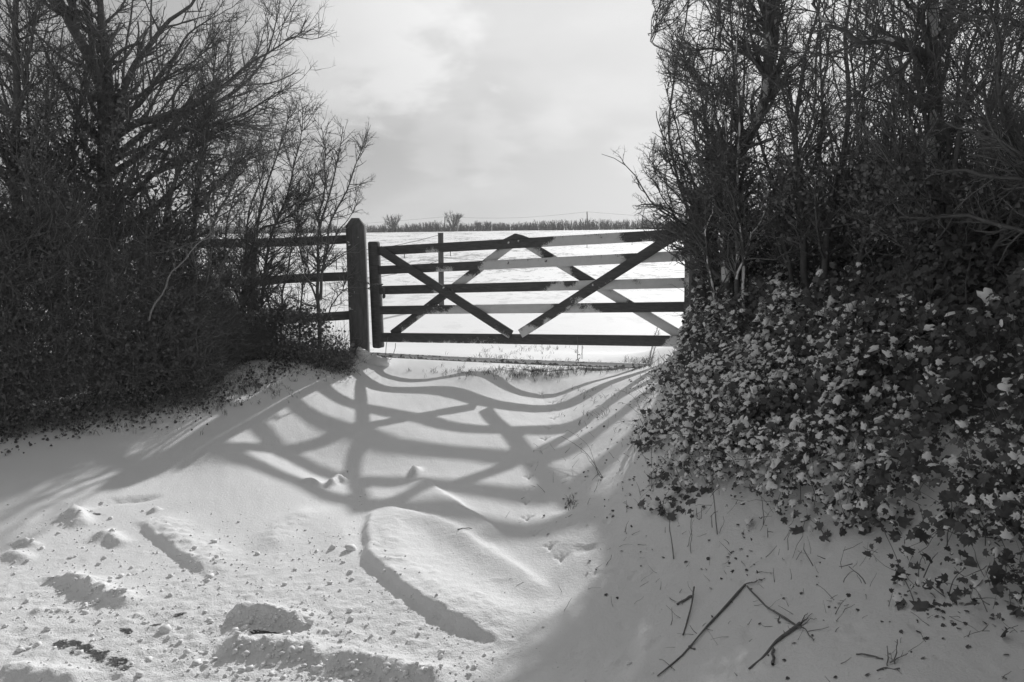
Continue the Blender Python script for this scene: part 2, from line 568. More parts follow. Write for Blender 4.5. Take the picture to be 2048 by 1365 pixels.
ridge([(428, 1300), (520, 1300), (640, 1318), (760, 1340), (900, 1375)], .055, .09, .06, .6, .08, 14)
ridge([(60, 1222), (85, 1228)], .03, .04, .03, .5, .4, 15)
ridge([(0, 1350), (80, 1362), (160, 1370)], .05, .08, .06, .6, .1, 16)
ridge([(650, 978), (676, 962), (700, 968)], .05, .04, .03, .5, .3, 17)
ridge([(600, 968), (622, 962), (640, 974)], .028, .04, .03, .5, .3, 18)
ridge([(640, 1010), (560, 1060), (520, 1110)], .025, .12, .10, .35, .3, 19)
ridge([(655, 1010), (700, 1100), (800, 1200), (900, 1270)], .015, .10, .16, .1, .3, 20)
ridge([(150, 1022), (230, 1000), (335, 992)], -.03, .06, .06, .5, .3, 21)
ridge([(1140, 1010), (1150, 1060), (1090, 1120)], .02, .12, .16, .2, .3, 22)
# the plough/tyre churned, crumbly part of the lane
ch = smooth01((4.15 - YY - .10 * XX) / .9) * smooth01((.2 - XX - (3.4 - YY) * .35) / .6) * nearw
ch = ch * (.45 + .55 * smooth01(.5 + vnoise(XX, YY, .5, 21, 2)))
cr = vnoise(XX, YY, .075, 31, 4, .62)
cr2 = vnoise(XX, YY, .032, 36, 2)
ZZ += ch * (.013 * cr + .010 * np.maximum(vnoise(XX, YY, .05, 33, 3, .7), .1) + .005 * cr2)
# crumbly fringe all over the lane half
ZZ += nearw * .0035 * cr2 * smooth01((5.0 - YY) / 1.2) * smooth01((.3 - XX) / .8)
ZZ += nearw * .004 * np.maximum(vnoise(XX, YY, .06, 35, 2) - .35, 0) * 4 * smooth01((5.2 - YY) / 1.5) * smooth01((.6 - XX) / 1)


ZZ += nearw * smooth01((XX - .1) / .5) * smooth01((6 - YY) / 1) * (.007 * vnoise(XX, YY, .16, 37, 4, .6) - .010 * np.maximum(vnoise(XX, YY, .09, 38, 2) - .45, 0) * 3)
# trodden-over grass bumps at the gateway
def blobw(px, py, rx, ry):
    x, y = hit_coarse(px, py)
    return np.exp(-((XX - x) / rx) ** 2 - ((YY - y) / ry) ** 2)


ZZ += .03 * blobw(1080, 745, .5, .2) * (1 + vnoise(XX, YY, .1, 51, 3))
# bird tracks: three toes pressed into the snow
for (px, py) in [(1083, 788), (1105, 806), (1103, 822), (1108, 838), (1100, 858), (1090, 880), (1082, 903), (1064, 930), (1058, 956), (1055, 983), (1052, 1008), (1054, 1040), (1070, 1070), (1100, 1100), (1122, 1122)]:
    x, y = hit_coarse(px, py)
    for a in (-46, 0, 46, 180):
        L = .05 if a != 180 else .025
        ex, ey = x + math.sin(R(a + 4)) * L, y + math.cos(R(a + 4)) * L
        dx, dy = ex - x, ey - y
        bb = (abs(XX - x) < .1) & (abs(YY - y) < .1)
        u = np.clip(((XX[bb] - x) * dx + (YY[bb] - y) * dy) / (dx * dx + dy * dy), 0, 1)
        d = np.hypot(XX[bb] - x - u * dx, YY[bb] - y - u * dy)
        ZZ[bb] -= .009 * np.exp(-(d / .0075) ** 2)

# bare patches: tarmac in the lane, soil under the hedges, trampled grass by the gate
soil = np.zeros(XX.shape)
def patch(pts, w, amt):
    global soil
    d, t = pl_dist(pxl(pts))
    soil = np.maximum(soil, amt * np.exp(-(d / w) ** 2) * smooth01(t / .1 + .4) * smooth01((1 - t) / .1 + .4))
patch([(110, 1283), (165, 1300), (210, 1318), (262, 1340)], .085, .60)
patch([(300, 1258), (330, 1240), (375, 1222)], .06, .55)
patch([(228, 1252), (262, 1268)], .04, .55)
patch([(500, 1266), (545, 1272), (592, 1278)], .03, .85)
patch([(175, 1025), (215, 1035)], .05, .5)
patch([(1000, 738), (1080, 748), (1150, 742)], .07, .66)
patch([(1150, 740), (1230, 738), (1290, 728)], .08, .66)
patch([(900, 745), (960, 742)], .04, .5)
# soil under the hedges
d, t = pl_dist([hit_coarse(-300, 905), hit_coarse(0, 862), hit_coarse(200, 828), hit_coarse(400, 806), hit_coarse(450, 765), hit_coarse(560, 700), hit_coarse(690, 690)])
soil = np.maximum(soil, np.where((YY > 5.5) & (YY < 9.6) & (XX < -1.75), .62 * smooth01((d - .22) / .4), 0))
FOOT = [g(1345, 730, 7.2), g(1300, 860, 5.2), g(1330, 1000, 4.4), g(1500, 1080, 3.8), g(1750, 1150, 3.25), g(2010, 1260, 2.7), (3.0, 1.9, 0), (4.0, 1.2, 0)]
FOOT2 = [(a[0], a[1]) for a in FOOT]
d, t = pl_dist(FOOT2)
DFOOT = d
reg = (XX > .8) & (YY < 8.2) & (YY > 1)
soil = np.maximum(soil, np.where(reg, .62 * smooth01((d - .3) / .6), 0))
lee = np.where(reg & (d > 0), 0.04, 0)
soil = soil * ((abs(XX) < 6.5) & (YY < 9.8))
fieldm = smooth01((YY - 11) / 22) * .85 + .15 * smooth01((YY - 10) / 2)


def gz(x, y):
    return bil(np.asarray(x, float), np.asarray(y, float), gx, gy, ZZ) + EYE


def hit(px, py):
    r = ray(px, py)
    ts = np.concatenate([np.linspace(1.2, 14, 3000), np.linspace(14, 300, 6000)])
    q = r[None] * ts[:, None] / r[1]
    z = bil(q[:, 0], q[:, 1], gx, gy, ZZ)
    b = q[:, 2] < z
    k = np.argmax(b) if b.any() else len(ts) - 1
    return np.array([q[k, 0], q[k, 1], z[k] + EYE])


ny, nx = XX.shape
V = np.stack([XX, YY, ZZ + EYE], -1).reshape(-1, 3)
I = np.arange(nx * ny).reshape(ny, nx)
Q = np.stack([I[:-1, :-1], I[:-1, 1:], I[1:, 1:], I[1:, :-1]], -1).reshape(-1, 4)
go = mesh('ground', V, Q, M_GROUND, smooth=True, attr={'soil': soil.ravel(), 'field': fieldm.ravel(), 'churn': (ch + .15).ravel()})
tag(go, 'snow covered ground, lane and open field', kind='structure')

# ------------------------------------------------------------------ gate
DL, DR = 9.0, 7.4
PL = P(765, 590, DL); PR = P(1370, 590, DR)
gn = np.cross(PR - PL, [0, 0, 1]); gn /= np.linalg.norm(gn)
if gn[1] > 0: gn = -gn            # towards the camera
E0 = np.array([0, 0, EYE])


def gp(px, py, off=0.):
    r = ray(px, py); k = (gn @ (PL - E0)) / (gn @ r)
    return r * k + E0 + gn * off


gate = empty('farm_gate', gp(1040, 700), 'sagging five-bar timber gate with crossed braces, snow plastered on parts of its bars', 'gate')


def gbar(name, a, b, w, h, off, snow=(), extra=None, par=gate, n=120):
    v, q, s = box_between(gp(*a, off), gp(*b, off), w, h, gn, n)
    px = a[0] + (b[0] - a[0]) * s
    at = np.full(len(s), -.05)
    face = ((v - gp(*a, off)) @ gn) > -w * .2
    for x0, x1, val in snow:
        at = np.maximum(at, (val + .05) * smooth01((px - x0) / 60 + .55) * smooth01((x1 - px) / 60 + .55) - .05)
    mid = (gp(*a, off) + gp(*b, off)) / 2; dr_ = gp(*b, off) - gp(*a, off); dr_ /= np.linalg.norm(dr_)
    uu = np.cross(gn, dr_); uu *= np.sign(uu[2])
    hh = ((v - mid) @ uu) / (h / 2)
    at = np.where(at > .1, at - .17 * hh + .02, at)
    at = np.where(face, at, .1)
    return mesh(name, v, q, M_GATE, par, attr={'snow': at})


TH = .028
gbar('bar', (757, 502.5), (1374, 468.5), TH, .100, 0, [(866, 905, .42), (1128, 1268, .78), (1296, 1325, .42)])
gbar('bar', (757, 541), (1374, 512), TH, .095, 0, [(886, 940, .40), (988, 1270, .74), (1296, 1374, .78)])
gbar('bar', (757, 581), (1374, 566), TH, .095, 0, [(880, 930, .62), (1128, 1165, .8), (1165, 1374, .76)])
gbar('bar', (757, 621), (1374, 614), TH, .095, 0, [(862, 925, .45), (925, 1145, .82), (1150, 1225, .58)])
gbar('bar', (757, 675), (1374, 683), TH, .105, 0, [(800, 1045, .30), (1336, 1374, .75)])
gbar('brace', (763, 500), (1025, 669), TH, .095, .030, [(1000, 1030, .55)])
gbar('brace', (1044, 667), (1376, 455), TH, .095, .030, [(1036, 1075, .75), (1075, 1200, .33), (1200, 1250, .30)])
gbar('brace', (782, 669), (1026, 484), TH, .090, -.030, [(782, 830, .28), (830, 880, .5), (895, 950, .72), (962, 1015, .8)])
gbar('brace', (1044, 484), (1366, 676), TH, .090, -.030, [(1036, 1085, .72), (1105, 1150, .78), (1190, 1262, .78), (1262, 1366, .82)])
# pointed head where the braces meet the top bar, with two bolts
v, q, s = box_between(gp(1012, 480, .0), gp(1052, 480, .0), TH, .04, gn)
hv = [gp(1006, 480, TH / 2 + .002), gp(1060, 477, TH / 2 + .002), gp(1045, 471, TH / 2 + .002), gp(1031, 467.5, TH / 2 + .002), gp(1018, 474, TH / 2 + .002)]
hv += [a - gn * (TH + .004) for a in hv]
mesh('cap', np.array(hv), [np.array([[0, 1, 2, 3, 4], [9, 8, 7, 6, 5]]), np.array([[0, 5, 6, 1], [1, 6, 7, 2], [2, 7, 8, 3], [3, 8, 9, 4], [4, 9, 5, 0]])], M_GATE, gate, attr={'snow': np.full(10, .1)})
for bx, by in ((1019, 486), (1039, 483), (1017, 530 - 4), (1093, 522), (892, 576), (1190, 570)):
    g_ = Geo()
    c = gp(bx, by, TH / 2 + (.03 if by > 550 else .001))
    pts = np.array([[c, c + gn * .004, c + gn * .012, c + gn * .014]])
    g_.add(*tubes(pts, np.array([[.014, .014, .010, .001]]), 8))
    g_.build('bolt', M_METAL, gate, smooth=True)
# latch stile with rounded corners, hinge stile
def stile(x0t, x0b, yt, yb, w, th, off, snowv):
    a = gp(x0t, yt, off); b = gp(x0b, yb, off)
    up = a - b; L = np.linalg.norm(up); up /= L
    side = np.cross(gn, up)
    prof = []
    r = w * .22
    for (sx, sy, a0) in ((1, 1, 0), (-1, 1, 90), (-1, -1, 180), (1, -1, 270)):
        for k in range(4):
            an = R(a0 + k * 30)
            prof.append((sx * (w / 2 - r) + r * math.cos(an), (L if sy > 0 else 0) - sy * r + r * math.sin(an)))
    m = len(prof)
    V = [b + side * p + up * q + gn * th / 2 for p, q in prof] + [b + side * p + up * q - gn * th / 2 for p, q in prof]
    fs = [np.array([list(range(m)), list(range(m, 2 * m))[::-1]]), np.array([[i, i + m, (i + 1) % m + m, (i + 1) % m] for i in range(m)])]
    return mesh('stile', np.array(V), fs, M_GATE, gate, attr={'snow': np.full(2 * m, snowv)})
stile(747.5, 757, 483.5, 696, .112, .075, 0, .02)
stile(1382, 1378, 438, 700, .085, .075, 0, .5)

# ------------------------------------------------------------------ gate posts
def post(name, cx_, cy_, zb, zt, w, rot, mt, tip, label, cat, lean=(0, 0), parent=None, group=None):
    c, s = math.cos(rot), math.sin(rot)
    rows = []
    levels = [(zb, 1), (zb + (zt - zb) * .3, 1), (zb + (zt - zb) * .7, 1), (zt, .995), (zt + tip, .42), (zt + tip * 1.02, .38)] if tip else [(zb, 1), (zt, 1)]
    ch = .12
    pr = [(1, -1 + ch), (1, 1 - ch), (1 - ch, 1), (-1 + ch, 1), (-1, 1 - ch), (-1, -1 + ch), (-1 + ch, -1), (1 - ch, -1)]
    for z, k in levels:
        f = (z - zb) / (zt - zb)
        for a, b in pr:
            a *= w / 2 * k; b *= w / 2 * k
            rows.append((cx_ + a * c - b * s + lean[0] * f, cy_ + a * s + b * c + lean[1] * f, z))
    m = 8; V = np.array(rows); Qs = []
    for i in range(len(levels) - 1):
        for j in range(m):
            k = (j + 1) % m
            Qs.append((i * m + j, i * m + k, (i + 1) * m + k, (i + 1) * m + j))
    top = [tuple(range((len(levels) - 1) * m, len(levels) * m))]
    o = mesh(name, V, [np.array(Qs), np.array(top)], mt, parent)
    if label: tag(o, label, cat, group)
    return o


pb = P(719, 712, 9.0)
post('gate_post', pb[0], pb[1] + .06, pb[2] - .3, P(716, 452, 9.0)[2], .205, R(4), M_POST, .085, 'thick square gatepost with a pointed top, left of the gate', 'gatepost', (-.015, 0))
rb = P(1396, 700, 7.28)
post('gate_post', rb[0] + .03, rb[1] + .02, rb[2] - .3, P(1396, 385, 7.28)[2], .19, R(20), M_POST, .07, 'gatepost at the hinge end, half buried in twigs and ivy right of the gate', 'gatepost')

# drift of snow blown up against the left post, a lump of snow
def lump(name, c, r, seed, mt, parent=None, sub=3):
    n = 24; th_ = np.linspace(0, math.pi, n // 2 + 1)[:, None]; ph = np.linspace(0, 2 * math.pi, n, endpoint=False)[None]
    x = np.sin(th_) * np.cos(ph); y = np.sin(th_) * np.sin(ph); z = np.cos(th_) * np.ones_like(ph)
    k = 1 + .28 * vnoise(x * 2 + seed, y * 2 + z * 1.7, .9, seed, 3)
    V = np.stack([c[0] + r[0] * x * k, c[1] + r[1] * y * k, c[2] + r[2] * z * k], -1).reshape(-1, 3)
    I = np.arange(len(V)).reshape(n // 2 + 1, n)
    A = I[:-1]; B = I[1:]
    Q = np.stack([A, B, np.roll(B, -1, 1), np.roll(A, -1, 1)], -1).reshape(-1, 4)
    return V, Q


v, q = lump('s', (pb[0] + .075, pb[1] - .12, pb[2] - .02), (.085, .07, .13), 3, M_SNOW)
v[:, 0] += (v[:, 2] - pb[2]) * -.35
g_ = Geo(); g_.add(v, q)
v, q = lump('s', (pb[0] + .20, pb[1] - .10, pb[2] - .06), (.16, .12, .08), 4, M_SNOW); g_.add(v, q)
o = g_.build('snow_drift', M_SNOW, smooth=True)
tag(o, 'small wedge of blown snow against the foot of the left gatepost', 'snow drift')

# ------------------------------------------------------------------ rail fence
fence = empty('rail_fence', P(560, 700, 9.05), 'three-rail timber fence running left from the square gatepost behind the shrubs', 'fence')
fn = np.array([0, -1, 0.])
for ya, yb in ((479.5, 494), (553, 574), (631, 652)):
    v, q, s = box_between(P(706, ya, 9.03), P(250, yb, 9.1), .045, .098, fn, 20)
    v[:, 2] += .006 * np.sin(s * 9 + ya)
    mesh('rail', v, q, M_RAIL, fence)
for px in (512, 300):
    b = P(px, 705, 9.2)
    post('post', b[0], b[1], b[2] - .3, P(px, 468, 9.2)[2], .13, 0, M_WOOD, 0, None, None, parent=fence)
# wire netting behind the fence
g_ = Geo()
A = P(705, 600, 9.12); B = P(420, 600, 9.16)
zt, zb_ = P(705, 497, 9.12)[2], P(705, 725, 9.12)[2]
def polyl(pts, r, m=4):
    pts = np.array(pts, float)[None]
    return tubes(pts, np.full(pts.shape[:2], r), m)
for i in range(17):
    f = i / 16; c = A + (B - A) * f
    g_.add(*polyl([(c[0], c[1], zb_), (c[0] + .008 * math.sin(i), c[1], zt)], .0014, 3))
for k in range(9):
    z = zb_ + (zt - zb_) * (k / 8) ** 1.3
    g_.add(*polyl([A * [1, 1, 0] + [0, 0, z]] + [(A + (B - A) * f) * [1, 1, 0] + [0, 0, z + .008 * math.sin(9 * f + k)] for f in (.25, .5, .75, 1)], .0014, 3))
tag(g_.build('wire_netting', M_WIRE), 'square-mesh stock netting fixed behind the timber rails left of the gatepost', 'wire netting')

# chain round post and latch stile
def torus_link(c, ax, bx, R1, R2, r, n=12, m=5):
    pts = [c + ax * math.cos(t) * R1 + bx * math.sin(t) * R2 for t in np.linspace(0, 2 * math.pi, n + 1)]
    return tubes(np.array(pts)[None], np.full((1, n + 1), r), m)
g_ = Geo()
path = [P(700, 562, 8.84), P(715, 563, 8.82), P(733, 566, 8.84), P(742, 570, 8.86), P(752, 569, 8.86), P(762, 573, 8.86), P(767, 580, 8.86), P(768, 588, 8.85), P(767, 596, 8.86)]
path2 = [P(733, 578, 8.84), P(743, 577, 8.86), P(755, 573, 8.87), P(765, 569, 8.86)]
for pth in (path, path2):
    pth = np.array(pth); seg = np.r_[0, np.cumsum(np.linalg.norm(np.diff(pth, axis=0), axis=1))]
    nl = int(seg[-1] / .026)
    for i in range(nl):
        s_ = (i + .5) / nl * seg[-1]
        c = np.array([np.interp(s_, seg, pth[:, k]) for k in range(3)])
        c2 = np.array([np.interp(s_ + .01, seg, pth[:, k]) for k in range(3)])
        d_ = c2 - c; d_ /= np.linalg.norm(d_) + 1e-9
        o_ = np.cross(d_, [0, 1, .3] if i % 2 else [.3, 0.2, 1]); o_ /= np.linalg.norm(o_)
        g_.add(*torus_link(c, d_, o_, .019, .011, .0045))
v, q = lump('k', P(768, 592, 8.83), (.016, .012, .03), 5, M_METAL); g_.add(v, q)
tag(g_.build('chain', M_WIRE, smooth=True), 'chain and padlock looped round the gatepost and the latch end of the gate', 'chain')

# ------------------------------------------------------------------ pipe hung under the gate with twine
g_ = Geo()
pa, pe = gp(736, 707.5, .05), gp(1330, 732, .05)
n = 30
pts = np.array([pa + (pe - pa) * t + [0, 0, -.012 * math.sin(math.pi * t)] for t in np.linspace(0, 1, n)])
g_.add(*tubes(pts[None], np.full((1, n), .026), 12))
tag(g_.build('metal_pole', M_METAL, smooth=True), 'long round metal pole hung beneath the bottom bar of the gate', 'pole')
def twine(pxs, label, loops):
    g_ = Geo()
    for q_ in pxs:
        pts = np.array([gp(a, b, .075 + .004 * i) for i, (a, b) in enumerate(q_)])
        t_ = np.linspace(0, 1, 12); k = np.linspace(0, 1, len(pts))
        pts = np.stack([np.interp(t_, k, pts[:, j]) for j in range(3)], 1)
        g_.add(*tubes(pts[None], np.full((1, 12), .0035), 5))
    for (a, b) in loops:
        c = gp(a, b, .07)
        g_.add(*torus_link(c, np.array([0, 0, 1.]), np.array([.8, .6, 0]), .024, .02, .0035))
    tag(g_.build('twine', M_TWINE, smooth=True), label, 'twine')
twine([[(784, 672), (781, 688), (780, 708)], [(799, 685), (799, 694), (796, 705)]], 'thin wire loop tying the pole to the bottom bar at its left end', [(787, 714)])
twine([[(1160, 672), (1162, 690), (1161, 705), (1163, 724)], [(1170, 690), (1170, 716)]], 'knotted twine tying the pole to the bottom bar near its right end', [(1160, 722), (1163, 712)])

# ------------------------------------------------------------------ vegetation generator
def resample(path, K, wig, r_):
    p = np.array(path, float); seg = np.r_[0, np.cumsum(np.linalg.norm(np.diff(p, axis=0), axis=1))]
    t = np.linspace(0, seg[-1], K)
    q = np.stack([np.interp(t, seg, p[:, k]) for k in range(3)], 1)
    for _ in range(2):
        q[1:-1] = .25 * q[:-2] + .5 * q[1:-1] + .25 * q[2:]
    w = r_.normal(0, wig, (K, 3)); w[0] = 0
    w = np.apply_along_axis(lambda c: np.convolve(c, [.25, .5, .25], 'same'), 0, w)
    return q + w


def spawn(par, rad, r_, per_m, t0, t1, ang, length, K, ratio, trop, wander, rmin, taper=.35, lmul=None, bounds=None):
    n, k, _ = par.shape
    seg = np.linalg.norm(np.diff(par, axis=1), axis=2); L = seg.sum(1)
    cnt = r_.poisson(np.maximum(per_m * L * (t1 - t0), 0))
    idx = np.repeat(np.arange(n), cnt)
    if len(idx) == 0: return np.zeros((0, K, 3)), np.zeros((0, K))
    t = r_.uniform(t0, t1, len(idx)) * (k - 1)
    i = np.minimum(t.astype(int), k - 2); u = (t - i)[:, None]
    p0 = par[idx, i] * (1 - u) + par[idx, i + 1] * u
    T = par[idx, i + 1] - par[idx, i]; T /= np.linalg.norm(T, axis=1, keepdims=True) + 1e-9
    r0 = rad[idx, i] * (1 - u[:, 0]) + rad[idx, i + 1] * u[:, 0]
    rv = r_.normal(size=T.shape); rv -= (rv * T).sum(1, keepdims=True) * T; rv /= np.linalg.norm(rv, axis=1, keepdims=True)
    a = np.radians(np.clip(r_.normal(ang[0], ang[1], len(idx)), 8, 120))[:, None]
    d = np.cos(a) * T + np.sin(a) * rv
    Ln = r_.uniform(length[0], length[1], len(idx)) * (1 - .45 * t / (k - 1))
    if lmul is not None: Ln = Ln * lmul(p0)
    st = Ln / (K - 1)
    out = np.empty((len(idx), K, 3)); out[:, 0] = p0
    trop = np.array(trop, float)
    for j in range(1, K):
        out[:, j] = out[:, j - 1] + d * st[:, None]
        d = d + trop / (K - 1) + r_.normal(0, wander, d.shape); d /= np.linalg.norm(d, axis=1, keepdims=True)
    rb_ = np.clip(r0 * ratio, rmin, None)
    rb_ = np.minimum(rb_, r0 * .9 + .0003)
    rr = rb_[:, None] * np.linspace(1, taper, K)[None]
    if bounds is not None:
        keep = bounds(out[:, -1]) & bounds(out[:, K // 2])
        out, rr = out[keep], rr[keep]
    return out, rr


def stems_arr(stems, K, r_, wig=.02):
    A = []; B = []
    for path, ra, rb2 in stems:
        A.append(resample([P(*p) for p in path], K, wig, r_)); B.append(np.linspace(ra, rb2, K))
    return np.array(A), np.array(B)


IVY = np.array([(0, -.45, 0), (.22, -.5, .02), (.5, -.22, -.04), (.30, -.02, .02), (.42, .22, -.03), (.16, .18, .03), (0, .6, -.05), (-.16, .18, .03), (-.42, .22, -.03), (-.30, -.02, .02), (-.5, -.22, -.04), (-.22, -.5, .02)])
IVYF = np.array([(0, 1, 2, 3), (0, 3, 5, 7), (3, 4, 5, 5), (5, 6, 7, 7), (0, 7, 9, 9), (7, 8, 9, 9), (0, 9, 10, 11)])
IVYT = np.array([(0, 1, 2), (0, 2, 3), (0, 3, 5), (3, 4, 5), (5, 6, 7), (0, 5, 7), (7, 8, 9), (0, 7, 9), (0, 9, 10), (0, 10, 11)])
DIA = np.array([(0, -.5, 0), (.28, 0, .06), (0, .55, -.04), (-.28, 0, .06)]); DIAT = np.array([(0, 1, 2), (0, 2, 3)])


def leaves(pos_, size, nrm, r_, tmpl=IVY, faces=IVYT, spread=.5, zoff=0.):
    n = len(pos_)
    nr = np.array(nrm, float) + r_.normal(0, spread, (n, 3)); nr /= np.linalg.norm(nr, axis=1, keepdims=True)
    t = r_.normal(size=(n, 3)); t -= (t * nr).sum(1, keepdims=True) * nr; t /= np.linalg.norm(t, axis=1, keepdims=True)
    b = np.cross(nr, t)
    s = np.broadcast_to(size, (n,))[:, None, None]
    V = pos_[:, None] + s * (tmpl[None, :, 0:1] * t[:, None] + tmpl[None, :, 1:2] * b[:, None] + tmpl[None, :, 2:3] * nr[:, None]) + zoff * nr[:, None]
    Fc = faces[None] + (np.arange(n) * len(tmpl))[:, None, None]
    return V.reshape(-1, 3), Fc.reshape(-1, faces.shape[1])


def plant(name, label, cat, stems, levels, seed, bark=None, parts=('trunk', 'crown'), leafcfg=None, group=None, wig=.02, K=16, base=None, thorns=0):
    r_ = np.random.default_rng(seed)
    A, B = stems_arr(stems, K, r_, wig)
    root = empty(name, base if base is not None else A[0, 0], label, cat, group)
    g1 = Geo(); g1.add(*tubes(A, B, 7)); g1.build(parts[0], bark or M_BARK, root, smooth=True)
    g2 = Geo(); sets = [(A, B)]; allt = []
    for lv in levels:
        src = sets if lv.get('src') == 'all' else ([sets[lv['src']]] if isinstance(lv.get('src'), int) else [sets[-1]])
        kw = {k: v for k, v in lv.items() if k not in ('src', 'm')}
        PP = []; RR = []
        for (a, b) in src:
            o1, o2 = spawn(a, b, r_, **kw); PP.append(o1); RR.append(o2)
        a = np.concatenate(PP); b = np.concatenate(RR)
        if lv is levels[-1] and thorns:      # short stiff thorns along the finer twigs
            for q, qr in (sets[-1], (a, b)):
                th_, tr_ = spawn(q, qr, r_, thorns, .05, 1, (68, 12), (.012, .038), 2, .7, (0, 0, 0), 0, .0016)
                g2.add(*tubes(th_, tr_, 3))
        sets.append((a, b)); g2.add(*tubes(a, b, lv.get('m', 3)))
    if g2.n: g2.build(parts[1], M_TWIG, root)
    if leafcfg:
        pts = np.concatenate([s[0].reshape(-1, 3) for s in sets[leafcfg.get('from', 1):]])
        if 'where' in leafcfg: pts = pts[leafcfg['where'](pts)]
        k = min(leafcfg['n'], len(pts) * 3)
        pts = pts[r_.integers(0, len(pts), k)] + r_.normal(0, leafcfg.get('jit', .03), (k, 3))
        v, f = leaves(pts, r_.uniform(*leafcfg['size'], k), leafcfg.get('nrm', (0, -.5, .5)), r_, spread=.8)
        mesh('leaf_cluster', v, f, M_BRAMBLE, root)
    return root, sets


def pxof(p):
    q = p - E0
    f = q[:, 1] * math.cos(PITCH) - q[:, 2] * math.sin(PITCH)
    u = q[:, 1] * math.sin(PITCH) + q[:, 2] * math.cos(PITCH)
    f = np.maximum(f, .05)
    return 1024 + F * q[:, 0] / f, 682.5 - F * u / f


UP = (0, 0, .5)
RT = (.25, 0, .45)
# --- left side trees -------------------------------------------------------
exec_levels = lambda d1=9, d2=12, d3=14, trop=RT, L1=(.35, .9), L2=(.15, .4), L3=(.05, .16), rm=.0023: [
    dict(per_m=d1, t0=.15, t1=1, ang=(42, 14), length=L1, K=8, ratio=.5, trop=trop, wander=.12, rmin=.0048, m=4),
    dict(per_m=d2, t0=.08, t1=1, ang=(45, 16), length=L2, K=5, ratio=.55, trop=trop, wander=.16, rmin=.0034),
    dict(per_m=d3, t0=.05, t1=1, ang=(50, 18), length=L3, K=3, ratio=.7, trop=trop, wander=.15, rmin=rm)]

plant('bare_tree', 'big dark bare tree with limbs fanning to the upper right, in the left hedge', 'tree', [
    ([(205, 800, 8.0), (208, 600, 8.0), (212, 400, 8.0), (222, 240, 8.0), (205, 180, 8.0), (165, 90, 7.9), (105, -20, 7.8), (60, -160, 7.7)], .11, .03),
    ([(222, 250, 8.0), (205, 160, 8.05), (180, 60, 8.1), (160, -60, 8.2), (140, -220, 8.2)], .05, .02),
    ([(225, 240, 8.0), (205, 60, 8.0), (190, -40, 7.9), (200, -200, 7.9)], .045, .02),
    ([(225, 260, 8.0), (265, 130, 8.0), (300, 90, 7.9), (360, 20, 7.8), (410, -30, 7.8)], .045, .009),
    ([(225, 280, 8.0), (300, 235, 7.8), (400, 210, 7.6), (460, 165, 7.5), (530, 105, 7.4), (588, 62, 7.3)], .04, .004),
    ([(222, 320, 8.0), (320, 240, 8.2), (390, 225, 8.2), (470, 190, 8.3), (540, 90, 8.3), (560, 0, 8.3)], .035, .003),
    ([(222, 350, 8.0), (330, 270, 7.9), (430, 250, 7.8), (500, 225, 7.8), (566, 178, 7.7)], .035, .003),
    ([(222, 330, 8.0), (290, 290, 8.1), (390, 255, 8.1), (455, 240, 8.1), (520, 265, 8.1)], .022, .003),
    ([(230, 420, 8.0), (320, 330, 7.9), (420, 275, 7.8), (480, 240, 7.7), (530, 215, 7.7)], .03, .003),
    ([(222, 260, 8.0), (290, 200, 7.9), (335, 120, 7.8), (385, 55, 7.7), (430, 30, 7.7)], .03, .004),
    ([(215, 300, 8.0), (150, 220, 8.0), (110, 140, 8.0), (60, 40, 7.9)], .03, .006),
    ([(215, 500, 8.0), (330, 400, 7.8), (400, 330, 7.7), (470, 300, 7.6)], .022, .004),
    ([(210, 500, 8.0), (140, 330, 8.1), (110, 230, 8.2), (120, 120, 8.2)], .022, .004),
    ([(222, 330, 8.0), (250, 150, 8.2), (260, 40, 8.3), (290, -80, 8.3)], .022, .005),
    ([(225, 380, 8.0), (340, 330, 8.2), (440, 300, 8.3), (500, 330, 8.3)], .02, .003),
    ([(215, 330, 8.0), (280, 180, 7.8), (330, 160, 7.7), (400, 120, 7.6), (440, 60, 7.6)], .022, .003),
    ([(200, 400, 8.0), (150, 300, 7.9), (100, 260, 7.8), (60, 200, 7.8)], .02, .003),
], exec_levels(15, 15, 18, L1=(.35, 1.0), L3=(.05, .2)), 1, leafcfg=dict(n=2600, size=(.02, .04), jit=.05, where=lambda p: (pxof(p)[1] > 130 + 1.6 * np.abs(pxof(p)[0] - 230)) & (pxof(p)[0] < 330)))
plant('bare_tree', 'slender upright bare tree at the far left edge of the hedge', 'tree', [
    ([(38, 850, 7.3), (36, 500, 7.3), (34, 250, 7.3), (28, 100, 7.3), (40, -80, 7.3)], .06, .02),
    ([(34, 260, 7.3), (60, 120, 7.3), (75, 20, 7.3), (90, -100, 7.3)], .022, .006),
    ([(36, 420, 7.3), (-10, 250, 7.2), (-30, 80, 7.2)], .025, .008),
    ([(36, 520, 7.3), (80, 300, 7.3), (110, 150, 7.4), (130, 60, 7.4)], .02, .005),
], exec_levels(22, 17, 16, UP), 2, leafcfg=dict(n=1800, size=(.02, .035), jit=.05, where=lambda p: pxof(p)[1] > 220))
plant('bare_tree', 'twiggy many-stemmed bare tree between the two tallest left trees', 'tree', [
    ([(120, 830, 7.8), (118, 500, 7.8), (100, 300, 7.9), (95, 160, 8.0)], .05, .008),
    ([(120, 600, 7.8), (150, 400, 7.7), (150, 260, 7.7), (170, 150, 7.7)], .03, .006),
    ([(120, 640, 7.8), (70, 420, 7.7), (60, 300, 7.6), (50, 160, 7.6)], .03, .006),
    ([(140, 700, 7.8), (190, 480, 7.5), (260, 360, 7.4), (300, 300, 7.4)], .03, .005),
], exec_levels(26, 17, 16, UP), 3, leafcfg=dict(n=2200, size=(.02, .035), jit=.05, where=lambda p: pxof(p)[1] > 260))
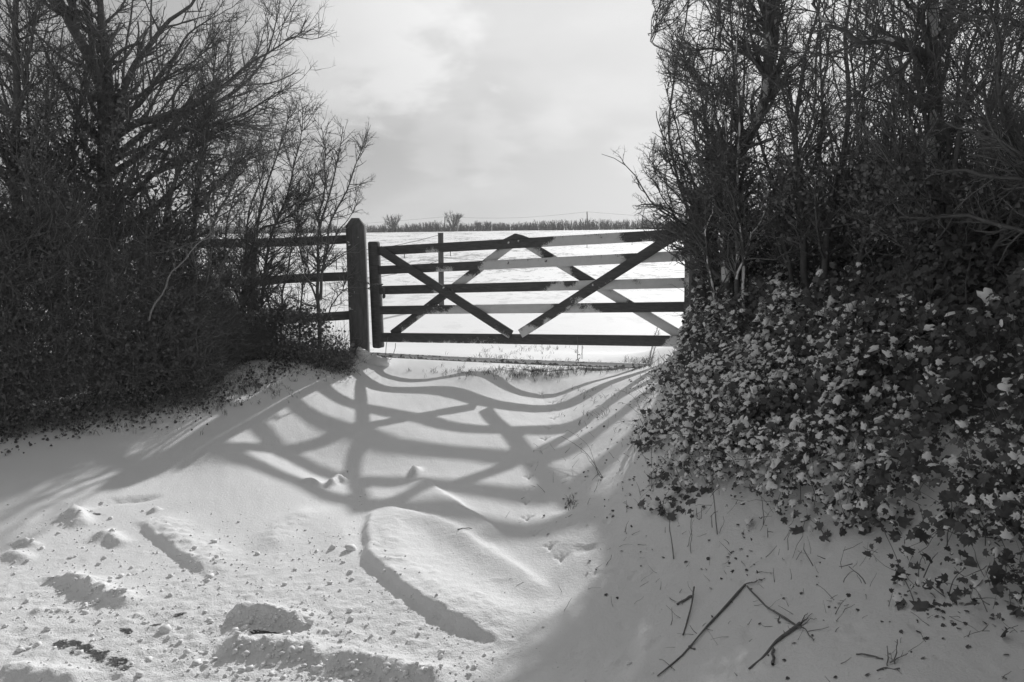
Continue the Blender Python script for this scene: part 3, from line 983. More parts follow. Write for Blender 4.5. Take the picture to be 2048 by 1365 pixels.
plant('hawthorn_tree', 'hawthorn with two rising stems midway along the left hedge', 'tree', [
    ([(330, 800, 7.6), (325, 500, 7.6), (335, 380, 7.6), (380, 290, 7.6), (420, 240, 7.6)], .05, .006),
    ([(390, 800, 7.7), (385, 480, 7.7), (400, 350, 7.7), (415, 260, 7.8), (430, 190, 7.8), (435, 90, 7.8)], .045, .004),
    ([(330, 560, 7.6), (290, 400, 7.6), (260, 300, 7.6)], .03, .005),
    ([(395, 420, 7.7), (460, 340, 7.6), (520, 300, 7.6)], .018, .004),
    ([(395, 500, 7.7), (450, 400, 7.5), (490, 340, 7.5)], .02, .004),
], exec_levels(24, 18, 16), 4, leafcfg=dict(n=2500, size=(.02, .035), jit=.04, where=lambda p: pxof(p)[1] > 300 + .8 * np.abs(pxof(p)[0] - 380)))
plant('hawthorn_shrub', 'leggy hawthorn shrub leaning right with stems reaching to y-shaped tips, behind the rail fence', 'shrub', [
    ([(470, 730, 8.6), (490, 560, 8.6), (520, 420, 8.6), (550, 330, 8.6), (575, 280, 8.6), (582, 215, 8.6)], .028, .003),
    ([(500, 730, 8.7), (540, 470, 8.7), (580, 390, 8.7), (590, 320, 8.7), (612, 260, 8.7), (608, 215, 8.7)], .026, .003),
    ([(480, 700, 8.6), (490, 480, 8.6), (500, 400, 8.5), (530, 340, 8.5), (520, 290, 8.5)], .02, .003),
    ([(520, 460, 8.6), (570, 440, 8.6), (620, 400, 8.6), (640, 340, 8.6)], .014, .003),
    ([(450, 730, 8.4), (440, 560, 8.4), (450, 440, 8.4), (480, 360, 8.4)], .02, .004),
], exec_levels(30, 20, 17, (.1, 0, .35), (.2, .7), (.1, .3), (.03, .1)), 5, thorns=12)
plant('hawthorn_shrub', 'small hawthorn shrub standing just left of the square gatepost', 'shrub', [
    ([(640, 700, 8.7), (632, 560, 8.7), (640, 470, 8.7), (655, 400, 8.7), (680, 320, 8.7), (684, 255, 8.7)], .024, .003),
    ([(640, 600, 8.7), (650, 500, 8.7), (670, 420, 8.7), (700, 370, 8.7), (722, 300, 8.7), (728, 262, 8.7)], .018, .0025),
    ([(640, 500, 8.7), (650, 380, 8.7), (650, 300, 8.7), (640, 250, 8.7)], .014, .0025),
    ([(636, 540, 8.7), (680, 460, 8.6), (705, 430, 8.6), (715, 400, 8.6)], .010, .0025),
    ([(632, 600, 8.7), (600, 500, 8.7), (590, 430, 8.7)], .012, .0025),
    ([(640, 650, 8.7), (680, 590, 8.7), (700, 540, 8.75)], .010, .0025),
], exec_levels(26, 18, 18, (.05, 0, .3), (.15, .5), (.08, .26), (.02, .08)), 6, thorns=14)
plant('hawthorn_shrub', 'low tangled shrub reaching through the rails between the two leggier shrubs', 'shrub', [
    ([(560, 720, 8.75), (565, 600, 8.75), (580, 520, 8.75), (600, 440, 8.75), (622, 380, 8.75)], .016, .003),
    ([(560, 720, 8.75), (540, 610, 8.75), (520, 540, 8.75), (500, 470, 8.7)], .016, .003),
    ([(600, 730, 8.8), (600, 620, 8.8), (620, 520, 8.8), (600, 450, 8.8)], .014, .003),
    ([(530, 720, 8.5), (480, 600, 8.4), (450, 530, 8.4), (430, 470, 8.4)], .016, .003),
    ([(420, 740, 8.3), (430, 620, 8.3), (420, 520, 8.3), (440, 440, 8.3)], .016, .003),
], exec_levels(34, 20, 16, (.05, 0, .1), (.15, .6), (.08, .28), (.03, .09)), 7, thorns=12, leafcfg=dict(n=1800, size=(.02, .04), jit=.04, where=lambda p: (pxof(p)[1] > 620)))


plant('bare_branch', 'pale curved bare branch arching out of the face of the left hedge', 'branch', [
    ([(300, 640, 6.7), (330, 560, 6.6), (375, 520, 6.55), (408, 480, 6.5), (427, 445, 6.5), (424, 400, 6.5)], .008, .003),
    ([(408, 479, 6.5), (440, 455, 6.45), (480, 445, 6.45)], .004, .002), ([(352, 541, 6.57), (345, 515, 6.5), (350, 490, 6.5)], .0035, .0015), ([(424, 452, 6.5), (445, 430, 6.45), (450, 410, 6.45)], .003, .0015)], [], 8, parts=('stem', 'twigs'), bark=M_STEM)

# the solid foot of the left hedge: bramble, ivy and twigs as one mass
def thicket(name, label, polyfn, n_tw, n_lf, seed, size, tw_len=(.2, .6), r=.0025, trop=(0, 0, .4), lean=(0, 0, 1), leaf_keep=None):
    r_ = np.random.default_rng(seed)
    p0 = polyfn(r_, n_tw)
    K = 6
    d = r_.normal(0, .55, (n_tw, 3)) + np.array(lean); d /= np.linalg.norm(d, axis=1, keepdims=True)
    L = r_.uniform(*tw_len, n_tw) / (K - 1)
    out = np.empty((n_tw, K, 3)); out[:, 0] = p0
    for j in range(1, K):
        out[:, j] = out[:, j - 1] + d * L[:, None]
        d = d + np.array(trop) / K + r_.normal(0, .2, d.shape); d /= np.linalg.norm(d, axis=1, keepdims=True)
    rr = r * r_.uniform(.5, 1.6, n_tw)[:, None] * np.linspace(1, .4, K)[None]
    g_ = Geo(); g_.add(*tubes(out, rr, 3))
    s2, r2 = spawn(out, rr, r_, 9, .1, 1, (50, 15), (.05, .18), 3, .7, (0, 0, .2), .15, .0012)
    g_.add(*tubes(s2, r2, 3))
    if n_lf:
        q = polyfn(r_, n_lf)
        if leaf_keep is not None:
            q = q[leaf_keep(q, r_)]; n_lf = len(q)
        v, f = leaves(q, r_.uniform(*size, n_lf), (0, -.4, .4), r_, spread=.8)
        g_.add(v, f, 1)
    return tag(g_.build(name, [M_TWIG, M_BRAMBLE]), label, kind='stuff')


def left_mass(r_, n):
    # hedge core follows the foot line; x from -6.5 to -2.2
    out = []
    while sum(map(len, out)) < n:
        px = r_.uniform(-420, 520, n * 2); 
        foot = np.interp(px, [-420, 0, 200, 400, 450, 520], [5.5, 6.15, 6.6, 7.2, 7.9, 8.5])
        d = foot - .35 + r_.uniform(0, 1.25, n * 2) ** 1.2 + .22 * vnoise(px / 45, px * 0, 1., 71, 3)
        x = (px - 1024) / F * d * 1.0
        gzv = gz(x, d)
        top = np.interp(px, [-420, 0, 200, 330, 420, 480, 520], [1.85, 1.7, 1.5, 1.2, .75, .25, .08]) * (1 + .55 * vnoise(px / 55, d * 3, 1., 72, 3))
        h = top * r_.uniform(0, 1, n * 2) ** .85
        inset = .35 * (h / 2.0)
        keep = (d - foot) > inset * r_.uniform(.0, 1.2, n * 2)
        out.append(np.stack([x, d, gzv + h], 1)[keep])
    return np.concatenate(out)[:n]


thicket('undergrowth', 'dense dark bramble and ivy filling the foot of the left hedge', left_mass, 17000, 56000, 21, (.015, .036), (.12, .5), .0026, (.1, 0, .2), (.25, -.15, .45),
        lambda q, rr_: rr_.uniform(0, 1, len(q)) < np.clip(1.25 - (q[:, 2] - gz(q[:, 0], q[:, 1])) / 1.35, .12, 1))


def fence_mass(r_, n):
    px = r_.uniform(430, 705, n); d = r_.uniform(8.3, 8.9, n)
    x = (px - 1024) / F * d
    return np.stack([x, d, gz(x, d) + np.abs(r_.normal(0, .11, n)) * (1 + vnoise(px / 30, d, 1., 73, 2))], 1)


thicket('undergrowth', 'low ivy and brambles below the timber rails', fence_mass, 1300, 3000, 22, (.018, .04), (.08, .35), .002, (0, 0, .2), (0, -.1, .4))

# --- right side ------------------------------------------------------------
def rb_(p):   # keep the gateway clear
    x, y = pxof(p)
    lim = np.interp(y, [-200, 0, 120, 250, 280, 300, 325, 345, 440, 500, 700], [1290, 1300, 1310, 1318, 1290, 1200, 1230, 1262, 1262, 1330, 1370])
    return (x > lim) | (p[:, 1] > 7.9)


def RL(d1, d2, d3, trop=UP, L1=(.3, .8), L2=(.12, .35), L3=(.03, .11)):
    lv = exec_levels(d1 * 1.25, d2 * 1.1, d3, trop, (L1[0], L1[1] * 1.25), L2, L3, .0024)
    lv[1]['per_m'] = d2 * 1.35; lv[2]['per_m'] = d3 * 1.25
    for l in lv: l['bounds'] = rb_
    lv[0]['wander'] = .2; lv[1]['wander'] = .22
    return lv


plant('hawthorn_tree', 'gnarled hawthorn with an S-bent snow-streaked trunk beside the right gatepost', 'tree', [
    ([(1452, 720, 6.6), (1462, 560, 6.6), (1450, 420, 6.5), (1452, 345, 6.4), (1490, 290, 6.35), (1525, 240, 6.3), (1545, 150, 6.3), (1530, 60, 6.3), (1545, -20, 6.3), (1530, -160, 6.3)], .055, .03),
    ([(1545, 140, 6.3), (1552, 60, 6.32), (1556, 10, 6.32), (1580, -120, 6.3)], .025, .012),
    ([(1530, 60, 6.3), (1510, 20, 6.2), (1490, -30, 6.2)], .018, .006),
    ([(1540, 135, 6.3), (1515, 120, 6.3), (1490, 100, 6.3), (1440, 100, 6.3), (1400, 100, 6.3)], .02, .006),
    ([(1437, 98, 6.3), (1440, 50, 6.3), (1430, 0, 6.3), (1420, -80, 6.3)], .014, .005),
    ([(1470, 410, 6.5), (1440, 300, 6.5), (1425, 180, 6.5), (1390, 140, 6.5), (1345, 120, 6.5)], .022, .006),
    ([(1412, 180, 6.5), (1370, 125, 6.5), (1335, 105, 6.5), (1303, 95, 6.5), (1303, 70, 6.5), (1330, 30, 6.5), (1345, 0, 6.5)], .012, .004),
    ([(1303, 72, 6.5), (1312, 30, 6.5), (1308, -5, 6.5)], .005, .002),
    ([(1420, 190, 6.5), (1385, 165, 6.5), (1338, 142, 6.5)], .010, .005),
], RL(15, 15, 15), 31, bark=M_BARK_SNOW, K=20, thorns=14, leafcfg=dict(n=1500, size=(.018, .03), jit=.04, where=lambda p: pxof(p)[1] > 300))
plant('hawthorn_shrub', 'spiny hawthorn spreading its twigs over the hinge end of the gate', 'shrub', [
    ([(1440, 700, 6.9), (1430, 560, 6.9), (1410, 460, 6.9), (1380, 380, 6.9), (1340, 300, 6.9)], .025, .004),
    ([(1440, 620, 6.9), (1400, 480, 6.8), (1340, 430, 6.8), (1300, 400, 6.8), (1262, 340, 6.8), (1232, 308, 6.8), (1205, 307, 6.8)], .016, .0018),
    ([(1420, 500, 6.9), (1360, 440, 6.8), (1320, 420, 6.8), (1280, 410, 6.8)], .012, .003),
    ([(1430, 560, 6.9), (1380, 470, 6.75), (1320, 455, 6.7), (1270, 460, 6.7)], .012, .003),
    ([(1420, 480, 6.9), (1370, 330, 6.9), (1345, 240, 6.9), (1330, 170, 6.9)], .014, .003),
    ([(1415, 450, 6.9), (1350, 350, 7.0), (1318, 250, 7.0), (1312, 225, 7.0)], .012, .003),
    ([(1420, 560, 6.9), (1350, 520, 6.7), (1310, 480, 6.7)], .008, .002),
    ([(1410, 500, 6.9), (1350, 470, 6.75), (1300, 445, 6.7), (1275, 430, 6.7)], .009, .002),
    ([(1410, 480, 6.9), (1350, 420, 6.8), (1310, 380, 6.8), (1290, 350, 6.8)], .009, .002),
    ([(1410, 440, 6.9), (1350, 390, 6.9), (1305, 340, 6.9), (1295, 310, 6.9)], .009, .002),
    ([(1420, 520, 6.9), (1370, 500, 6.7), (1330, 490, 6.65), (1285, 475, 6.65)], .008, .002),
    ([(1410, 400, 6.9), (1365, 320, 7.0), (1330, 280, 7.0), (1318, 260, 7.0)], .009, .002),
    ([(1430, 400, 6.9), (1420, 280, 7.1), (1400, 180, 7.1), (1390, 90, 7.1)], .016, .004),
    ([(1430, 430, 6.9), (1385, 250, 7.0), (1370, 170, 7.0), (1360, 90, 7.0)], .012, .003),
], RL(17, 16, 22, (-.1, 0, .3), (.12, .46), (.06, .22), (.02, .07)), 32, thorns=14)
plant('hawthorn_shrub', 'pair of snow-plastered leaning stems between the gatepost and the S-bent hawthorn', 'shrub', [
    ([(1475, 640, 6.2), (1470, 480, 6.2), (1455, 360, 6.2), (1445, 250, 6.2), (1430, 150, 6.2)], .022, .006),
    ([(1490, 640, 6.1), (1485, 460, 6.1), (1475, 340, 6.1), (1480, 220, 6.1), (1470, 100, 6.1), (1480, 0, 6.1)], .018, .005),
    ([(1440, 650, 6.3), (1415, 520, 6.3), (1420, 420, 6.3), (1440, 370, 6.3)], .016, .006),
    ([(1475, 560, 6.1), (1520, 440, 6.1), (1560, 330, 6.1)], .012, .004),
], RL(17, 14, 14, UP, (.15, .6)), 33, bark=M_BARK_SNOW, thorns=14)
plant('hawthorn_tree', 'stout hawthorn with a long level limb reaching left from its trunk, in the right hedge', 'tree', [
    ([(1855, 620, 5.2), (1850, 480, 5.2), (1860, 300, 5.2), (1868, 180, 5.2), (1872, 90, 5.2), (1868, -20, 5.2), (1880, -160, 5.2)], .055, .03),
    ([(1870, 105, 5.2), (1810, 95, 5.15), (1740, 85, 5.1), (1690, 70, 5.1), (1660, 55, 5.1), (1620, 10, 5.1)], .026, .008),
    ([(1870, 100, 5.2), (1850, 50, 5.2), (1815, 10, 5.2), (1790, -40, 5.2)], .02, .010),
    ([(1868, 80, 5.2), (1890, 20, 5.2), (1920, -60, 5.2)], .02, .008),
    ([(1860, 330, 5.2), (1820, 250, 5.2), (1780, 130, 5.2), (1760, 0, 5.2)], .018, .006),
    ([(1860, 330, 5.2), (1930, 220, 5.1), (1990, 120, 5.1), (2030, 0, 5.1)], .018, .006),
], RL(14, 13, 14), 34, bark=M_BARK_SNOW, K=20, leafcfg=dict(n=1200, size=(.018, .03), jit=.04, where=lambda p: pxof(p)[1] > 330))
plant('hawthorn_tree', 'many-stemmed hawthorn filling the middle of the right hedge', 'tree', [
    ([(1620, 620, 6.0), (1600, 460, 6.0), (1590, 300, 6.0), (1600, 150, 6.0), (1640, 0, 6.0)], .03, .008),
    ([(1640, 620, 5.9), (1660, 460, 5.9), (1690, 300, 5.9), (1700, 150, 5.9), (1690, 20, 5.9), (1700, -80, 5.9)], .03, .008),
    ([(1600, 640, 6.1), (1560, 460, 6.1), (1540, 340, 6.1), (1500, 230, 6.1), (1470, 160, 6.1)], .022, .006),
    ([(1690, 620, 5.8), (1740, 440, 5.8), (1760, 300, 5.8), (1800, 160, 5.8), (1850, 40, 5.8)], .026, .006),
    ([(1660, 480, 5.9), (1720, 380, 5.9), (1800, 300, 5.9)], .016, .006),
    ([(1600, 400, 6.0), (1640, 280, 6.0), (1640, 160, 6.0), (1660, 60, 6.0)], .016, .005),
], RL(15, 14, 14), 35, thorns=10, leafcfg=dict(n=2500, size=(.02, .032), jit=.05, where=lambda p: pxof(p)[1] > 300))
plant('hawthorn_tree', 'hawthorn of straight fanning stems near the right edge of the photo', 'tree', [
    ([(1900, 600, 4.9), (1920, 460, 4.9), (1960, 330, 4.9), (1990, 200, 4.9), (2000, 60, 4.9), (2010, -60, 4.9)], .028, .01),
    ([(1920, 600, 4.8), (1960, 460, 4.8), (2020, 330, 4.8), (2070, 200, 4.8)], .022, .008),
    ([(1890, 600, 4.9), (1900, 440, 4.9), (1910, 300, 4.9), (1930, 150, 4.9), (1960, 20, 4.9)], .022, .008),
    ([(1880, 600, 5.0), (1860, 460, 5.0), (1810, 340, 5.0), (1790, 200, 5.0)], .02, .006),
    ([(1970, 600, 4.6), (2000, 480, 4.6), (2060, 380, 4.6), (2110, 260, 4.6)], .018, .006),
    ([(1850, 600, 5.1), (1800, 450, 5.1), (1760, 330, 5.1)], .018, .006),
], RL(14, 14, 12), 36, leafcfg=dict(n=1500, size=(.02, .032), jit=.05, where=lambda p: pxof(p)[1] > 330))
plant('hawthorn_tree', 'dark hawthorn half out of frame on the right', 'tree', [
    ([(2100, 700, 4.2), (2110, 450, 4.2), (2080, 250, 4.2), (2090, 50, 4.2), (2080, -120, 4.2)], .04, .015),
    ([(2140, 700, 4.0), (2170, 450, 4.0), (2180, 250, 4.0), (2200, 0, 4.0)], .03, .012),
    ([(2100, 450, 4.2), (2030, 300, 4.3), (1990, 100, 4.3), (1990, -60, 4.3)], .02, .006),
], RL(16, 14, 12), 37)


for k_, (lab, pxs, dd_, sd_) in enumerate((
        ('slim upright shrub growing just behind the S-bent trunk', (1390, 1430, 1475, 1520, 1560, 1600), 7.3, 201),
        ('slim shrub behind the many-stemmed middle of the right hedge', (1620, 1660, 1700, 1740, 1780, 1820), 6.9, 202),
        ('slim shrub behind the stout trunk and its level limb', (1850, 1890, 1930, 1980, 2030, 2080), 6.2, 203))):
    rs_ = np.random.default_rng(sd_)
    st_ = []
    for q_ in pxs:
        x_ = q_ + rs_.normal(0, 12); pts_ = []
        for y_ in (600, 470, 340, 210, 90, -40, -140):
            pts_.append((x_, y_, dd_)); x_ += rs_.normal(0, 24)
        st_.append((pts_, .016, .004))
    plant('hawthorn_shrub', lab, 'shrub', st_, RL(13, 14, 15, (0, 0, .3), (.2, .7), (.1, .3), (.03, .1)), sd_, thorns=8, K=18)


def right_core(r_, n):
    # the thick woody middle of the right hedge, on the bank top, up to about 1.7 m above it
    t = r_.uniform(0, 1, n)
    lx = np.interp(t, [0, .25, .5, .75, 1], [1.78, 2.25, 2.75, 3.3, 3.9]); ly = np.interp(t, [0, .25, .5, .75, 1], [7.3, 6.7, 5.8, 4.6, 3.0])
    off = np.abs(r_.normal(0, .35, n)) + .05
    x = lx + off * .8; y = ly + off * .5
    x = x + r_.normal(0, .06, n)
    zz = gz(x, y)
    h = r_.uniform(0, 1, n) ** 1.5 * np.interp(t, [0, .2, 1], [.6, .8, .8])
    return np.stack([x, y, zz + h], 1)


thicket('undergrowth', 'dense twiggy middle of the right hedge', right_core, 8000, 8500, 23, (.018, .04), (.2, .6))


def right_near_shade(r_, n):  # out-of-view hedge added to block sky light from the lower right
    t = r_.uniform(0, 1, n)
    lx = np.interp(t, [0, .4, 1], [2.75, 2.05, 1.9]); ly = np.interp(t, [0, .4, 1], [3.3, 1.5, -4.0])
    x = lx + r_.uniform(0, 1.1, n); y = ly + r_.normal(0, .1, n)
    return np.stack([x, y, gz(x, y) + r_.uniform(.1, 3.6, n)], 1)


thicket('undergrowth', 'right hedge carrying on along the lane past the viewer', right_near_shade, 5000, 26000, 24, (.04, .09), (.3, .8), .004)


def boughs(r_, n):  # unseen overhang, added to darken the snow at lower right
    x = r_.uniform(.9, 3.6, n); y = r_.uniform(-1.5, 4.3, n)
    return np.stack([x, y, EYE + .32 * np.maximum(y, 0) + 1.0 + r_.uniform(0, .9, n)], 1)


thicket('undergrowth', 'boughs of the right hedge hanging over the verge above the viewer', boughs, 2500, 9000, 25, (.05, .11), (.3, .8), .005)


def left_shade_boughs(r_, n):  # matching unseen overhang, added so less sky reaches the left side
    x = r_.uniform(-6, -3.4, n); y = r_.uniform(0, 5.5, n)
    return np.stack([x, y, EYE + .32 * np.maximum(y, 0) + 1.0 + r_.uniform(0, .9, n)], 1)


thicket('undergrowth', 'boughs of the left hedge hanging over the lane out of frame', left_shade_boughs, 2000, 6000, 26, (.05, .11), (.3, .8), .005)


def rear_shade_hedge(r_, n):  # added hedge, never in view; lowers the ambient light from behind
    return np.stack([r_.uniform(-9, 9, n), r_.uniform(-5.2, -4.2, n), r_.uniform(0, 3.6, n)], 1)


thicket('undergrowth', 'hedge on the far side of the lane behind the viewer', rear_shade_hedge, 5000, 22000, 27, (.07, .15), (.4, 1.), .006)

# ivy over the bank: leaves hugging the bank surface, many of them carrying snow
def bank_pts(r_, n, lo, hi, power=1.0):
    """points on the ground between the foot line (d=lo) and further up the bank (d=hi)"""
    f = np.array(FOOT2); seg = np.linalg.norm(np.diff(f, axis=0), axis=1); cum = np.r_[0, np.cumsum(seg)]
    s = r_.uniform(0, cum[-1], n)
    x = np.interp(s, cum, f[:, 0]); y = np.interp(s, cum, f[:, 1])
    k = np.clip(np.searchsorted(cum, s) - 1, 0, len(seg) - 1)
    dv = np.diff(f, axis=0)[k] / seg[k][:, None]
    nv = np.stack([-dv[:, 1], dv[:, 0]], 1)
    d = lo + (hi - lo) * r_.uniform(0, 1, n) ** power
    x = x + nv[:, 0] * d; y = y + nv[:, 1] * d
    return x, y, d


r_ = np.random.default_rng(41)
n = 80000
x, y, d = bank_pts(r_, n, -.12, 2.3)
zz = gz(x, y); e = .03
nrm = np.stack([-(gz(x + e, y) - gz(x - e, y)) / (2 * e), -(gz(x, y + e) - gz(x, y - e)) / (2 * e), np.ones(n)], 1); nrm /= np.linalg.norm(nrm, axis=1, keepdims=True)
hz_ = r_.uniform(0.01, 1, n) * (.05 + .16 * smooth01(d / .4)) * np.clip(1 + 1.3 * vnoise(x, y, .33, 61, 2), .1, 2.4)
dens = smooth01((d + .12 + .30 * vnoise(x, y, .28, 67, 3)) / .62) * (.75 + .4 * vnoise(x, y, .35, 62, 2))
keep = r_.uniform(0, 1, n) < dens
pos_ = np.stack([x, y, zz], 1) + nrm * hz_[:, None]
pos_, nk, hk, dk = pos_[keep], nrm[keep], hz_[keep], d[keep]
upn = nk * .6 + np.array([-.3, -.55, .3])
ne = 4200      # ivy climbing the hinge post and the first stems
ex = r_.uniform(1.60, 2.25, ne); ey = r_.uniform(6.75, 7.3, ne); eh = r_.uniform(0, 1, ne) ** 1.7 * 1.0
kk = pxof(np.stack([ex, ey, gz(ex, ey) + eh], 1))[0] > 1384
pos_ = np.vstack([pos_, np.stack([ex, ey, gz(ex, ey) + eh], 1)[kk]]); upn = np.vstack([upn, np.tile([-.35, -.8, .25], (kk.sum(), 1))]); hk = np.r_[hk, np.full(kk.sum(), .1)]; dk = np.r_[dk, np.full(kk.sum(), .5)]
sz = .013 + .034 * r_.uniform(0, 1, len(pos_)) ** 1.6
sz = np.where(r_.uniform(0, 1, len(sz)) < .12, r_.uniform(.045, .07, len(sz)), sz)
g_ = Geo()
st0 = np.random.default_rng(42)
v, f = leaves(pos_, sz, upn, st0, spread=.75); g_.add(v, f, 0)
# woody stems threading the ivy
xs, ys, ds = bank_pts(r_, 2600, -.1, 1.6); p0 = np.stack([xs, ys, gz(xs, ys) + .03], 1)
K = 5; dd = r_.normal(0, .5, p0.shape) + np.array([-.15, -.2, .6]); dd /= np.linalg.norm(dd, axis=1, keepdims=True); L = r_.uniform(.08, .45, len(p0)) * (.3 + .7 * smooth01(ds / .4)) / (K - 1)
out = np.empty((len(p0), K, 3)); out[:, 0] = p0
for j in range(1, K):
    out[:, j] = out[:, j - 1] + dd * L[:, None]; dd = dd + r_.normal(0, .22, dd.shape); dd /= np.linalg.norm(dd, axis=1, keepdims=True)
g_.add(*tubes(out, r_.uniform(.001, .003, len(p0))[:, None] * np.linspace(1, .5, K)[None], 3), 1)
tag(g_.build('ivy', [M_LEAF, M_TWIG]), 'ivy leaves and stems covering the right hedge bank', kind='stuff')

# snow caught on the ivy: small cushions the shape of the leaves that hold them
def cushion_t(blob=0):
    ring = IVY[:, :2] * 1.05
    a = np.c_[ring, np.full(12, .0)]; b = np.c_[ring * .8, np.full(12, .08)]; c = np.array([[0, .0, .12]])
    if blob:
        an = np.arange(12) * math.pi / 6; k = 1 + .25 * np.random.default_rng(blob).normal(size=12)
        ring = np.c_[np.cos(an) * k * .30, np.sin(an) * k * .48]
        a = np.c_[ring, np.zeros(12)]; b = np.c_[ring * .75, np.full(12, .09)]; c = np.array([[0, 0, .12]])
    T = np.concatenate([a, b, c]); fs = []
    for i in range(12):
        k = (i + 1) % 12
        fs += [(i, k, 12 + k), (i, 12 + k, 12 + i), (12 + i, 12 + k, 24)]
    return T, np.array(fs)
CT_, CF_ = cushion_t()
BL_ = [cushion_t(k)[0] for k in (1, 2, 3)]
cov = (.52 * np.exp(-np.maximum(pos_[:, 0] - 1.1, 0) * 1.1) + .09) * np.where(pos_[:, 0] > 1.9, 1 - smooth01((dk - .9) / .7), 1)
cov = cov * np.maximum(1 + 1.9 * vnoise(pos_[:, 0], pos_[:, 1], .16, 63, 3), 0) * (hk > .02)
ks = r_.uniform(0, 1, len(pos_)) < cov
sp, sn, ss = pos_[ks], upn[ks], sz[ks]
g_ = Geo(); kind_ = r_.integers(0, 5, len(sp))
for k_ in range(5):
    m_ = kind_ == k_
    v, f = leaves(sp[m_] + np.array([-.003, -.006, .006]), np.minimum(ss[m_] * r_.uniform(.6, 1.5, m_.sum()), .046 if k_ > 2 else .06), sn[m_] + np.array([-.1, -.2, .3]), np.random.default_rng(43 + k_), CT_ if k_ > 2 else BL_[k_], CF_, spread=.45)
    g_.add(v, f)
xp, yp, dp_ = bank_pts(r_, 700, .22, 1.4)      # wider pads where the snow has joined up
pk = r_.uniform(0, 1, 700) < np.exp(-np.maximum(xp - 1.2, 0) * 1.5) * (vnoise(xp, yp, .3, 64, 2) > -.25)
xp, yp = xp[pk], yp[pk]
for k_ in range(3):
    m_ = np.arange(len(xp)) % 3 == k_
    q_ = np.stack([xp[m_], yp[m_], gz(xp[m_], yp[m_]) + r_.uniform(.06, .20, m_.sum())], 1)
    v, f = leaves(q_, r_.uniform(.05, .105, m_.sum()), (-.35, -.5, .7), r_, BL_[k_] * np.array([1.3, 1, 1.6]), CF_, spread=.25)
    g_.add(v, f)
tag(g_.build('snow_on_ivy', M_SNOW, smooth=True), 'cushions of snow caught on the ivy of the right bank', kind='stuff')

# fallen leaves and bits on the snow in front of the ivy
n = 1500
x, y, d = bank_pts(r_, n, -.95, .05, .45)
d2 = r_.uniform(0, 1, n)
keep = (r_.uniform(0, 1, n) < np.exp((d - .05) * 3.2) * np.clip(1 + 2.2 * vnoise(x, y, .22, 66, 2), 0, 2)) & (y < 7)
pp = np.stack([x, y, gz(x, y) + .004], 1)[keep]
g_ = Geo()
v, f = leaves(pp, r_.uniform(.008, .024, len(pp)), (0, 0, 1), r_, spread=.5); g_.add(v, f, 0)
x, y, d = bank_pts(r_, 420, -.95, .0, .6)
k = (y < 7)
p0 = np.stack([x, y, gz(x, y)], 1)[k]
K = 4; dd = r_.normal(0, .6, p0.shape) + np.array([0, -.1, .5]); dd /= np.linalg.norm(dd, axis=1, keepdims=True); L = r_.uniform(.015, .09, len(p0)) / (K - 1)
out = np.empty((len(p0), K, 3)); out[:, 0] = p0
for j in range(1, K):
    out[:, j] = out[:, j - 1] + dd * L[:, None]; dd = dd + r_.normal(0, .18, dd.shape); dd /= np.linalg.norm(dd, axis=1, keepdims=True)
g_.add(*tubes(out, r_.uniform(.0008, .0022, len(p0))[:, None] * np.linspace(1, .5, K)[None], 3), 1)
tag(g_.build('leaf_litter', [M_LITTER, M_TWIG]), 'dead leaves and weed stalks poking through the snow', kind='stuff')


r_ = np.random.default_rng(45)
n = 2600
qx = np.concatenate([r_.uniform(440, 705, 1500), r_.uniform(-30, 440, 1100)])
foot_y = np.interp(qx, [-30, 0, 200, 400, 450, 560, 700], [885, 878, 842, 818, 792, 725, 712])
P3 = []
for a, b in zip(qx, foot_y + r_.normal(-6, 17, n) + 6):
    if r_.uniform() < .5 + .5 * math.sin(a * .07) * math.sin(a * .023 + 1):
        h_ = hit(a, b)
        if 4 < h_[1] < 9.4: P3.append(h_)
P3 = np.array(P3) + np.array([0, 0, 1]) * r_.uniform(.003, .03, (len(P3), 1))
v, f = leaves(P3, r_.uniform(.012, .034, len(P3)), (0, -.3, .8), r_, spread=.6)
g_ = Geo(); g_.add(v, f)
tag(g_.build('leaf_litter', M_LITTER), 'dead leaves strewn on the snow along the foot of the left hedge', kind='stuff')


# ------------------------------------------------------------------ grass
def grass_at(spots, seed, name, label):
    r_ = np.random.default_rng(seed); PP = []; RR = []
    for px, py, spx, spy, nb, hh in spots:
        qx = r_.normal(px, spx, nb); qy = r_.normal(py, spy, nb)
        for a, b in zip(qx, qy):
            p = hit(a, b)
            if p[1] > 13 or p[1] < 2.4: continue
            k = r_.integers(2, 6)
            for _ in range(k):
                h = hh * r_.uniform(.4, 1.2); dr = r_.normal(0, .5, 2); q = p + np.r_[r_.normal(0, .012, 2), -.004]
                PP.append([q, q + [dr[0] * h * .3, dr[1] * h * .3, h * .6], q + [dr[0] * h, dr[1] * h, h * .85]])
                RR.append([.0016, .0013, .0004])
    g_ = Geo(); g_.add(*tubes(np.array(PP), np.array(RR), 3))
    tag(g_.build(name, M_GRASS), label, kind='stuff')


